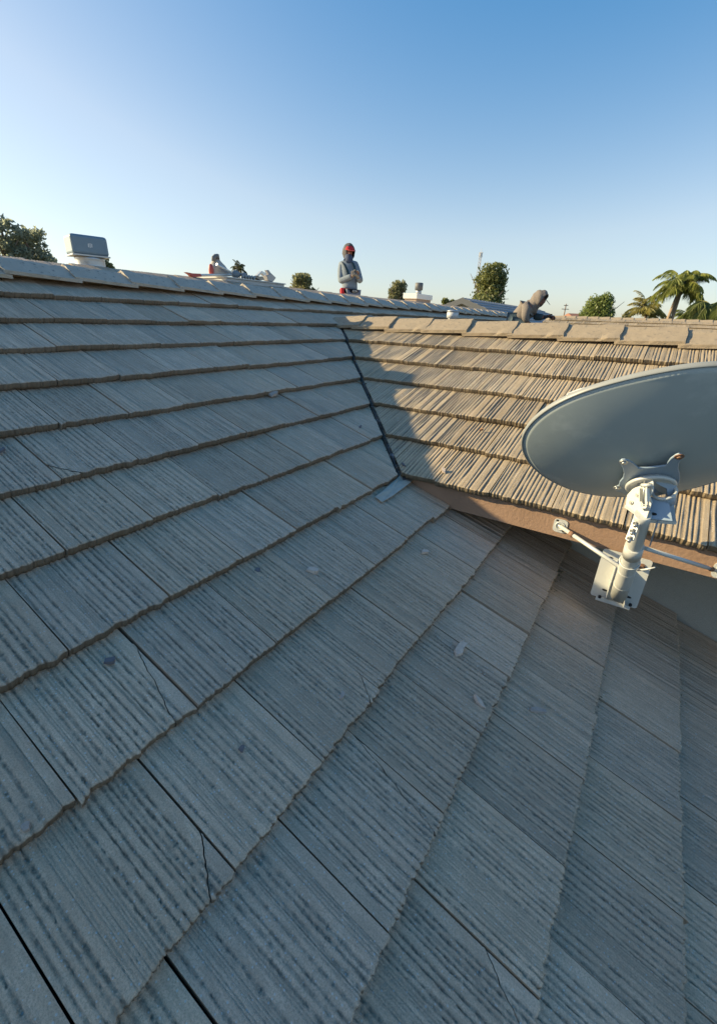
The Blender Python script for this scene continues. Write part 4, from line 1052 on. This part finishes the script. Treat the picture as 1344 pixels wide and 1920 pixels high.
chip('dark twig lying across a tile at the very left of the picture', 3, 846, .05, .012, 20, .006, M_CHIPD, 'twig', 'twig')
chip('dark chip on the shaded foot of the wing roof beside the valley end', 757, 873, .034, .014, 150, .010, M_CHIPD, wing=True)
chip('pale chip on the sunlit eave course of the wing roof', 832, 884, .03, .02, 120, .012, M_CHIP, wing=True)
chip('small brown chip on a sunlit wing tile above the eave', 902, 807, .03, .012, 40, .010, M_LEAF, wing=True)
# grit and moss along the lower right courses
bm = bmesh.new(); gr = np.random.default_rng(12)
for k, (xa, xb) in ((10, (1.55, 2.7)), (11, (1.9, 2.72)), (9, (1.9, 2.5))):
    for i in range(46):
        x = gr.uniform(xa, xb) if i % 3 else xb-abs(gr.normal())*.25; d = abs(gr.normal())*.02+.004
        P = PA(x, T0+k*EXP+d, -THK*.95); rr_ = abs(gr.normal())*.0018+.0014
        bmesh.ops.create_icosphere(bm, subdivisions=1, radius=rr_, matrix=Matrix.Translation(tuple(P)) @ Matrix.Diagonal((1+gr.random(), 1+gr.random(), .7, 1)))
o = part('moss_and_grit', bm, simple('moss', (.2, .175, .10), .95, var=.5, scale=160), None); tag(o, 'mossy grit gathered along the course edges at the lower right of the roof', 'moss', kind='stuff')

# ------------------------------------------------------------------ buildings beyond
M_TILEF = M_TILEB
XS, ZS = 21.4, EYE+.37
far = thing('house', 'distant tan tiled roof with a long level ridge below the palms', 'house', (XS, -2.0, 0))
Y0s, Y1s = 4.5, -7.0; th = rad(20)
def PS(y, d, h=0): return np.array([XS-d*math.cos(th), y, ZS-.05-d*math.sin(th)])+np.array([-math.sin(th), 0, math.cos(th)])*h
bm = bmesh.new(); A = [PS(Y0s, 0), PS(Y1s, 0), PS(Y1s, 4.2), PS(Y0s, 4.2)]; add_hull(bm, A, [p-np.array([0, 0, .05]) for p in A]); fr_ = part('roof', bm, M_TILEB, far)
bm = bmesh.new(); A = [(XS, Y0s, ZS-.05), (XS, Y1s, ZS-.05), (XS+4.2, Y1s, ZS-1.55), (XS+4.2, Y0s, ZS-1.55)]; add_hull(bm, A, [(p[0], p[1], p[2]-.05) for p in A]); part('rear_slope', bm, M_TILEB, far)
frng = np.random.default_rng(8); _, me_f = tile_variant('far', 0); fm = []
for i in range(6):
    tile_variant('far', i); m2_ = MESH['far', i].copy(); m2_.materials.clear(); m2_.materials.append(M_TILEB); fm.append(m2_)
uS, nS = np.array([math.cos(th), 0, math.sin(th)]), np.array([-math.sin(th), 0, math.cos(th)])
for k in range(1, 8):
    for j in range(36):
        y = Y0s-j*WID-(WID/2 if k % 2 else 0)
        if y-WID < Y1s: continue
        o = bpy.data.objects.new('roof_tile', fm[frng.integers(6)]); link(o, fr_); o.matrix_parent_inverse = Matrix.Identity(4)
        o.matrix_basis = tile_matrix(PS(y, .12+k*EXP, .06), np.array([0, -1.0, 0]), uS, nS, frng)
y = Y1s
while y < Y0s-.4:
    o = bpy.data.objects.new('ridge_tile', capsB[frng.integers(4)]); link(o, fr_); o.matrix_parent_inverse = Matrix.Identity(4)
    o.matrix_basis = cap_mat(np.array([XS, y, ZS+.02]), np.array([0, 1.0, 0]), .055); y += .415
bm = bmesh.new(); vbox(bm, XS-3.6, XS+3.6, Y1s+.3, Y0s-.3, .01, ZS-1.6); part('wall', bm, M_STUCCO, far)

# grey hipped roof beyond the main ridge
YG = 8.0
g0, g1 = onY(867, 559, YG), onY(1012, 582.5, YG)
gh = thing('house', 'blue grey tiled gable roof of a neighbouring house beside the dark tree', 'house', ((g0[0]+g1[0])/2, YG, 0))
M_GREY = simple('blue_grey_tiles', (.24, .25, .27), .75, var=.15, scale=3)
zg = g0[2]; wdt = 3.2; tg = math.tan(rad(20))
bm = bmesh.new(); nrow = 9
for k in range(nrow):                               # stepped courses
    d0, d1 = k*wdt/nrow, (k+1)*wdt/nrow
    for sgn in (-1, 1):
        A = [(g0[0], YG+sgn*d0, zg-d0*tg), (g1[0], YG+sgn*d0, zg-d0*tg), (g1[0], YG+sgn*d1, zg-d1*tg+.045), (g0[0], YG+sgn*d1, zg-d1*tg+.045)]
        add_hull(bm, A, [(p[0], p[1], p[2]-.06) for p in A])
groof = part('roof', bm, M_GREY, gh)
bm = bmesh.new(); A = [(g0[0]+.25, YG-wdt+.3, zg-wdt*tg), (g0[0]+.25, YG+wdt-.3, zg-wdt*tg), (g0[0]+.25, YG, zg-.1)]; A2 = [(p[0]+.2, p[1], p[2]) for p in A]; add_hull(bm, A, A2); part('gable_wall', bm, M_STUCCO, gh)
for sgn in (-1, 1):
    bm = bmesh.new(); A = [(g0[0]-.04, YG, zg+.02), (g0[0]-.04, YG+sgn*wdt, zg-wdt*tg+.03), (g0[0]-.04, YG+sgn*wdt, zg-wdt*tg-.2), (g0[0]-.04, YG, zg-.22)]; add_hull(bm, A, [(p[0]+.05, p[1], p[2]) for p in A]); part('barge_board', bm, simple('dark_grey_board', (.1, .105, .115), .6), gh)
x = g0[0]; k = 0; gc = caps[0].copy(); gc.materials.clear(); gc.materials.append(M_GREY)
while x < g1[0]-.3 and k < 150:
    o = bpy.data.objects.new('ridge_tile', gc); link(o, groof); o.matrix_parent_inverse = Matrix.Identity(4); o.matrix_basis = cap_mat(np.array([x, YG, zg+.04]), np.array([1.0, 0, 0]), .055); x += .415; k += 1
bm = bmesh.new(); vbox(bm, g0[0]+.45, g1[0], YG-wdt+.35, YG+wdt-.35, .01, zg-wdt*tg-.01); part('wall', bm, M_STUCCO, gh)

# small white house with a red roof, far right of the kneeling roofer
hp0 = at(1085, 596, 70); 
wh = thing('house', 'tiny white far away house with a red brown roof near the power pole', 'house', (hp0[0], hp0[1], 0))
rd = nrm(RX*np.array([1, 1, 0])); fdv = np.cross(UPZ, rd)
bm = bmesh.new(); add_box(bm, (hp0[0], hp0[1], hp0[2]/2), rd, fdv, UPZ, 3.6, 4, hp0[2]-.02); part('wall', bm, simple('white_stucco', (.6, .58, .55), .9), wh)
bm = bmesh.new(); c = np.array([hp0[0], hp0[1], hp0[2]]); A = [c-rd*2-fdv*2.3, c+rd*2-fdv*2.3, c+rd*2+fdv*2.3, c-rd*2+fdv*2.3]; B = [c-rd*1.9-fdv*.1+UPZ*.6, c+rd*1.9-fdv*.1+UPZ*.6, c+rd*1.9+fdv*.1+UPZ*.6, c-rd*1.9+fdv*.1+UPZ*.6]; add_hull(bm, A, B); part('roof', bm, simple('red_brown_tiles', (.26, .12, .08), .8), wh)
bm = bmesh.new(); add_box(bm, c+rd*1.4+UPZ*.6-fdv*.6, rd, fdv, UPZ, .7, .7, 1.1); part('chimney', bm, simple('red_brick', (.28, .11, .07), .85), wh)

# lattice mast
mt_ = at(889.5, 565, 150); top = at(894, 475, 150); hgt = top[2]
tw = thing('radio_mast', 'slim grey lattice radio mast standing behind the dark tree', 'radio mast', (mt_[0], mt_[1], 0))
bm = bmesh.new(); w = .55
for k in range(3):
    a = 2*math.pi*k/3; add_tube(bm, [(mt_[0]+w*math.cos(a), mt_[1]+w*math.sin(a), 0), (mt_[0]+w*.8*math.cos(a), mt_[1]+w*.8*math.sin(a), hgt-2)], .07, 6)
nb = 26
for i in range(nb):
    z0, z1 = (hgt-2)*i/nb, (hgt-2)*(i+1)/nb
    for k in range(3):
        a, b = 2*math.pi*k/3, 2*math.pi*(k+1)/3
        add_tube(bm, [(mt_[0]+w*.9*math.cos(a), mt_[1]+w*.9*math.sin(a), z0), (mt_[0]+w*.9*math.cos(b), mt_[1]+w*.9*math.sin(b), z1)], .045, 5)
part('lattice', bm, simple('mast_steel', (.42, .40, .40), .6, .2), tw)
bm = bmesh.new()
for k in range(6):
    a = k*math.pi/3; add_box(bm, (mt_[0]+.55*math.cos(a), mt_[1]+.55*math.sin(a), hgt-1.2), (math.cos(a), math.sin(a), 0), (-math.sin(a), math.cos(a), 0), UPZ, .08, .16, 1.5)
add_tube(bm, [(mt_[0], mt_[1], hgt-2.2), (mt_[0], mt_[1], hgt+.6)], .06, 6); part('antenna', bm, simple('pale_antenna', (.55, .53, .52), .6), tw)
# power pole
pp = at(1056, 594, 105); pt = at(1058.5, 570, 105)
po = thing('power_pole', 'thin far off wooden power pole with two cross arms right of the kneeling roofer', 'power pole', (pp[0], pp[1], 0))
M_POLE = simple('pole_wood', (.22, .17, .14), .9)
bm = bmesh.new(); add_tube(bm, [(pp[0], pp[1], 0), (pp[0], pp[1], pt[2])], [.17, .12], 8); part('pole', bm, M_POLE, po)
for dz, L in ((.35, .9), (1.15, 1.5)):
    bm = bmesh.new(); add_box(bm, (pp[0], pp[1], pt[2]-dz), rd, fdv, UPZ, L*1.15, .12, .14); part('cross_arm', bm, M_POLE, po)

# ------------------------------------------------------------------ trees
def leaf_mat(name, lo, hi, tr=.4):
    m, nt, b = nodes(name)
    g = N(nt, 'ShaderNodeNewGeometry'); c = ramp(nt, g.outputs['Random Per Island'], [(0, lo), (1, hi)])
    tc = N(nt, 'ShaderNodeTexCoord').outputs['Object']
    c = mix(nt, ramp(nt, noise(nt, tc, 1.3, 2), [(.4, 0.0), (.62, .5)]), c, tuple(x*1.25 for x in hi))
    nt.links.new(c, b.inputs['Base Color']); b.inputs['Roughness'].default_value = .5
    b.inputs['Transmission Weight'].default_value = 0.0
    t = N(nt, 'ShaderNodeBsdfTranslucent'); nt.links.new(c, t.inputs[0]); mx = N(nt, 'ShaderNodeMixShader'); mx.inputs[0].default_value = tr
    out = nt.nodes['Material Output']; nt.links.new(b.outputs[0], mx.inputs[1]); nt.links.new(t.outputs[0], mx.inputs[2]); nt.links.new(mx.outputs[0], out.inputs[0]); return m
M_BARK = simple('bark', (.16, .12, .09), .9, var=.3, scale=6, bmp=.6)
def tree(label, px, py_top, py_mid, D, half_w_px, n, leaf, mat, seed, lobes=9, tall=1.0, group='trees beyond the roofs', shape=None):
    r = np.random.default_rng(seed); k = D/F_PX
    c = at(px, py_mid, D); hw = half_w_px*k; hh = (py_mid-py_top)*k*.98
    t = thing('tree', label, 'tree', (c[0], c[1], 0), group)
    bm = bmesh.new(); add_tube(bm, [(c[0], c[1], 0), (c[0]+.1, c[1], c[2]*.5), (c[0], c[1], c[2]-hh*.3), (c[0]+.1, c[1]+.1, c[2]+hh*.5)], [.24, .19, .13, .04], 10)
    for i in range(7):
        a = r.uniform(0, 6.28); e = c+np.array([math.cos(a)*hw*.7, math.sin(a)*hw*.7, hh*r.uniform(-.1, .7)]); s_ = np.array([c[0], c[1], c[2]-hh*r.uniform(.2, .8)])
        add_tube(bm, [s_, (s_+e)/2+np.array([0, 0, .1*hh]), e], [.08, .05, .02], 6)
    part('trunk', bm, M_BARK, t)
    L = []
    for i in range(lobes):
        a = r.uniform(0, 6.28); q = r.uniform(.25, .85); z = r.uniform(-.8, .72)
        if shape == 'dome': z = r.uniform(-.6, .5); q = .55*math.sqrt(r.random())
        if shape == 'cone': z = r.uniform(-.8, .78); q = r.uniform(.2, .75)*(1-.45*(z+.8)/1.6)
        L.append((c+np.array([math.cos(a)*hw*q, math.sin(a)*hw*q, z*hh]), r.uniform(.2, .42)*min(hw, hh*1.2)*(1.25 if shape == 'dome' else 1)))
    L.append((c+np.array([0, 0, hh*.62]), .36*min(hw, hh))); L.append((c, .5*min(hw, hh)))
    w = np.array([b for _, b in L])**2; w /= w.sum()
    idx = r.choice(len(L), n, p=w); d = r.normal(size=(n, 3)); d /= np.linalg.norm(d, axis=1)[:, None]
    rad_ = np.array([L[i][1] for i in idx])*(r.random(n)**.28)*(1+.12*r.normal(size=n)); ctr = np.array([L[i][0] for i in idx])+d*rad_[:, None]
    ctr[:, 2] = np.minimum(ctr[:, 2], c[2]+hh*1.02)
    u = r.normal(size=(n, 3)); u /= np.linalg.norm(u, axis=1)[:, None]; v = np.cross(u, r.normal(size=(n, 3))); v /= np.linalg.norm(v, axis=1)[:, None]
    s1 = leaf*(.6+.8*r.random(n))[:, None]; A = ctr-u*s1; B = ctr+v*s1*.45; Cc = ctr+u*s1; Dd = ctr-v*s1*.45
    Vv = np.stack([A, B, Cc, Dd], 1).reshape(-1, 3); Ff = np.arange(4*n).reshape(n, 4)
    part('crown', fast_mesh('crown', Vv, Ff, smooth=False), mat, t); return t
G_OLIVE = leaf_mat('olive_leaves', (.17, .175, .09), (.30, .29, .15), .55); G_DARK = leaf_mat('dark_leaves', (.08, .10, .035), (.24, .25, .09), .45)
G_GLARE = leaf_mat('glare_paled_green_leaves', (.25, .28, .21), (.36, .38, .28), .65); G_LIGHT = leaf_mat('yellow_green_leaves', (.10, .12, .03), (.19, .20, .06), .35); G_ROUND = leaf_mat('mid_green_leaves', (.10, .14, .04), (.24, .28, .08), .45)  # far-left trees: grey green leaves paled further, glare painted into their colour
tree('tall leafy grey green tree at the far left, cut by the edge of the picture', 10, 402, 465, 24, 44, 1700, .15, G_GLARE, 1, 13)
tree('lower grey green tree between the far left tree and the boxy vent', 62, 430, 478, 25, 40, 1500, .14, G_GLARE, 2, 13)
tree('small olive tree peeping out right of the boxy vent', 196, 476, 505, 26, 26, 1300, .13, G_OLIVE, 3, 6)
tree('faint round olive tree behind the ridge left of the standing roofer', 574, 517, 548, 42, 40, 2600, .18, G_OLIVE, 4, 9)
tree('small two lobed olive tree left of the white topped chimney', 743, 527, 555, 40, 24, 1500, .16, G_OLIVE, 5, 6)
tree('big dark green tree in front of the radio mast', 913, 503, 556, 46, 56, 8000, .2, G_DARK, 6, 20, shape='cone')
tree('low yellow green tree right of the chimney', 836, 561, 574, 50, 22, 1700, .15, G_LIGHT, 7, 6)
tree('neat round topped green tree left of the palms', 1129, 551, 590, 52, 44, 8000, .16, G_ROUND, 8, 12, shape='dome')
tree('distant low hedge tree just right of the round topped tree', 1172, 584, 594, 60, 12, 700, .15, G_OLIVE, 9, 4)

def palm(label, px, py_hub, D, ntr, n, length, mat, seed, lean=(0, 0), spread=1.0, base_px=None, wind=(0, 0, 0), group='palms beyond the far roof', elev=(-.3, 1.2), drop=1.0):
    r = np.random.default_rng(seed); hub = at(px, py_hub, D)
    b0 = at(base_px if base_px else px, py_hub, D); b0[2] = 0
    t = thing('palm_tree', label, 'palm tree', tuple(b0), group)
    for i in range(ntr):
        off = (i-(ntr-1)/2)*.5
        bm = bmesh.new(); add_tube(bm, [b0+rd*off*1.2, (b0*.5+hub*.5)+rd*off*.8+np.array([lean[0], lean[1], 0]), hub+rd*off*.3-np.array([0, 0, .25*abs(off)])], [.17, .12, .09], 10); part('trunk', bm, simple('palm_trunk', (.3, .22, .15), .85, var=.3, scale=5), t)
    Vv, Ff = [], []; bmr = bmesh.new()
    for i in range(n):
        a = 2*math.pi*i/n+r.uniform(-.25, .25); el = r.uniform(*elev); Lf = length*r.uniform(.75, 1.1)
        d = np.array([math.cos(a)*math.cos(el)*spread, math.sin(a)*math.cos(el)*spread, math.sin(el)])+np.array(wind)*.6; d = nrm(d); p = hub.copy(); P = [p.copy()]; seg = 14
        for k in range(seg):
            p = p+d*Lf/seg; d = nrm(d+np.array([wind[0]*.12, wind[1]*.12, -.17*drop*(.4+k/seg)])); P.append(p.copy())
        add_tube(bmr, P, [.028*(1-k/(seg+2)) for k in range(seg+1)], 5)
        for k in range(1, seg+1):
            tng = nrm(P[k]-P[k-1]); sd = nrm(np.cross(tng, UPZ)+1e-6)
            for sub in range(4):
                q = P[k-1]+(P[k]-P[k-1])*sub/4
                for s in (-1, 1):
                    ll = length*.27*(math.sin(math.pi*min(.97, (k+sub/4)/seg*.9+.08))+.18)*r.uniform(.8, 1.15); dr = nrm(sd*s*.7+tng*.5+np.array([wind[0]*.4, wind[1]*.4, -.55*drop])+r.normal(size=3)*.12)
                    w = np.cross(dr, tng); w = nrm(w)*.026*length/1.6; i0 = len(Vv); m_ = q+dr*ll*.55; e = q+dr*ll+np.array([0, 0, -.12*ll*drop])
                    Vv += [q-w*.5, q+w*.5, m_+w, m_-w, e]; Ff += [(i0, i0+1, i0+2, i0+3), (i0+3, i0+2, i0+4, i0+4)]
    Vv = np.array(Vv); quads = np.array([f for f in Ff if f[2] != f[3]]); tris = np.array([(f[0], f[1], f[2]) for f in Ff if f[2] == f[3]])
    Fall = np.concatenate([quads[:, [0, 1, 2]], quads[:, [0, 2, 3]], tris])
    part('fronds', fast_mesh('fronds', Vv, Fall, smooth=False), mat, t); part('frond_stems', bmr, simple('frond_stem', (.24, .22, .09), .6), t)
P_GREEN = leaf_mat('palm_leaves', (.18, .21, .05), (.36, .38, .11), .5); P_DARK = leaf_mat('dark_palm_leaves', (.08, .11, .04), (.19, .22, .07), .4); P_YEL = leaf_mat('yellowish_palm_leaves', (.22, .21, .06), (.40, .35, .12), .45)  # the low palm's leaves are yellowish by their own colour
palm('tall wind blown palm with drooping fronds above the far roof', 1276, 540, 30, 2, 34, 2.2, P_GREEN, 1, spread=.95, base_px=1262, wind=tuple(rd*.10), elev=(.0, 1.15), drop=1.2)
palm('low yellowish palm left of the tall palm', 1212, 585, 34, 1, 20, 2.0, P_YEL, 2, elev=(-.1, 1.3))
palm('dark drooping palm at the right edge of the picture', 1335, 578, 28, 1, 20, 2.5, P_DARK, 3, elev=(-.1, 1.0), drop=1.25)
palm('sparse low palm right of the tall palm trunk', 1290, 592, 36, 1, 12, 2.0, P_GREEN, 4, elev=(-.1, .9))
palm('tiny faint palm behind the tools on the low box', 448, 503, 60, 1, 16, 1.5, leaf_mat('faint_palm', (.06, .075, .03), (.12, .13, .06)), 5, elev=(-.2, 1.3))
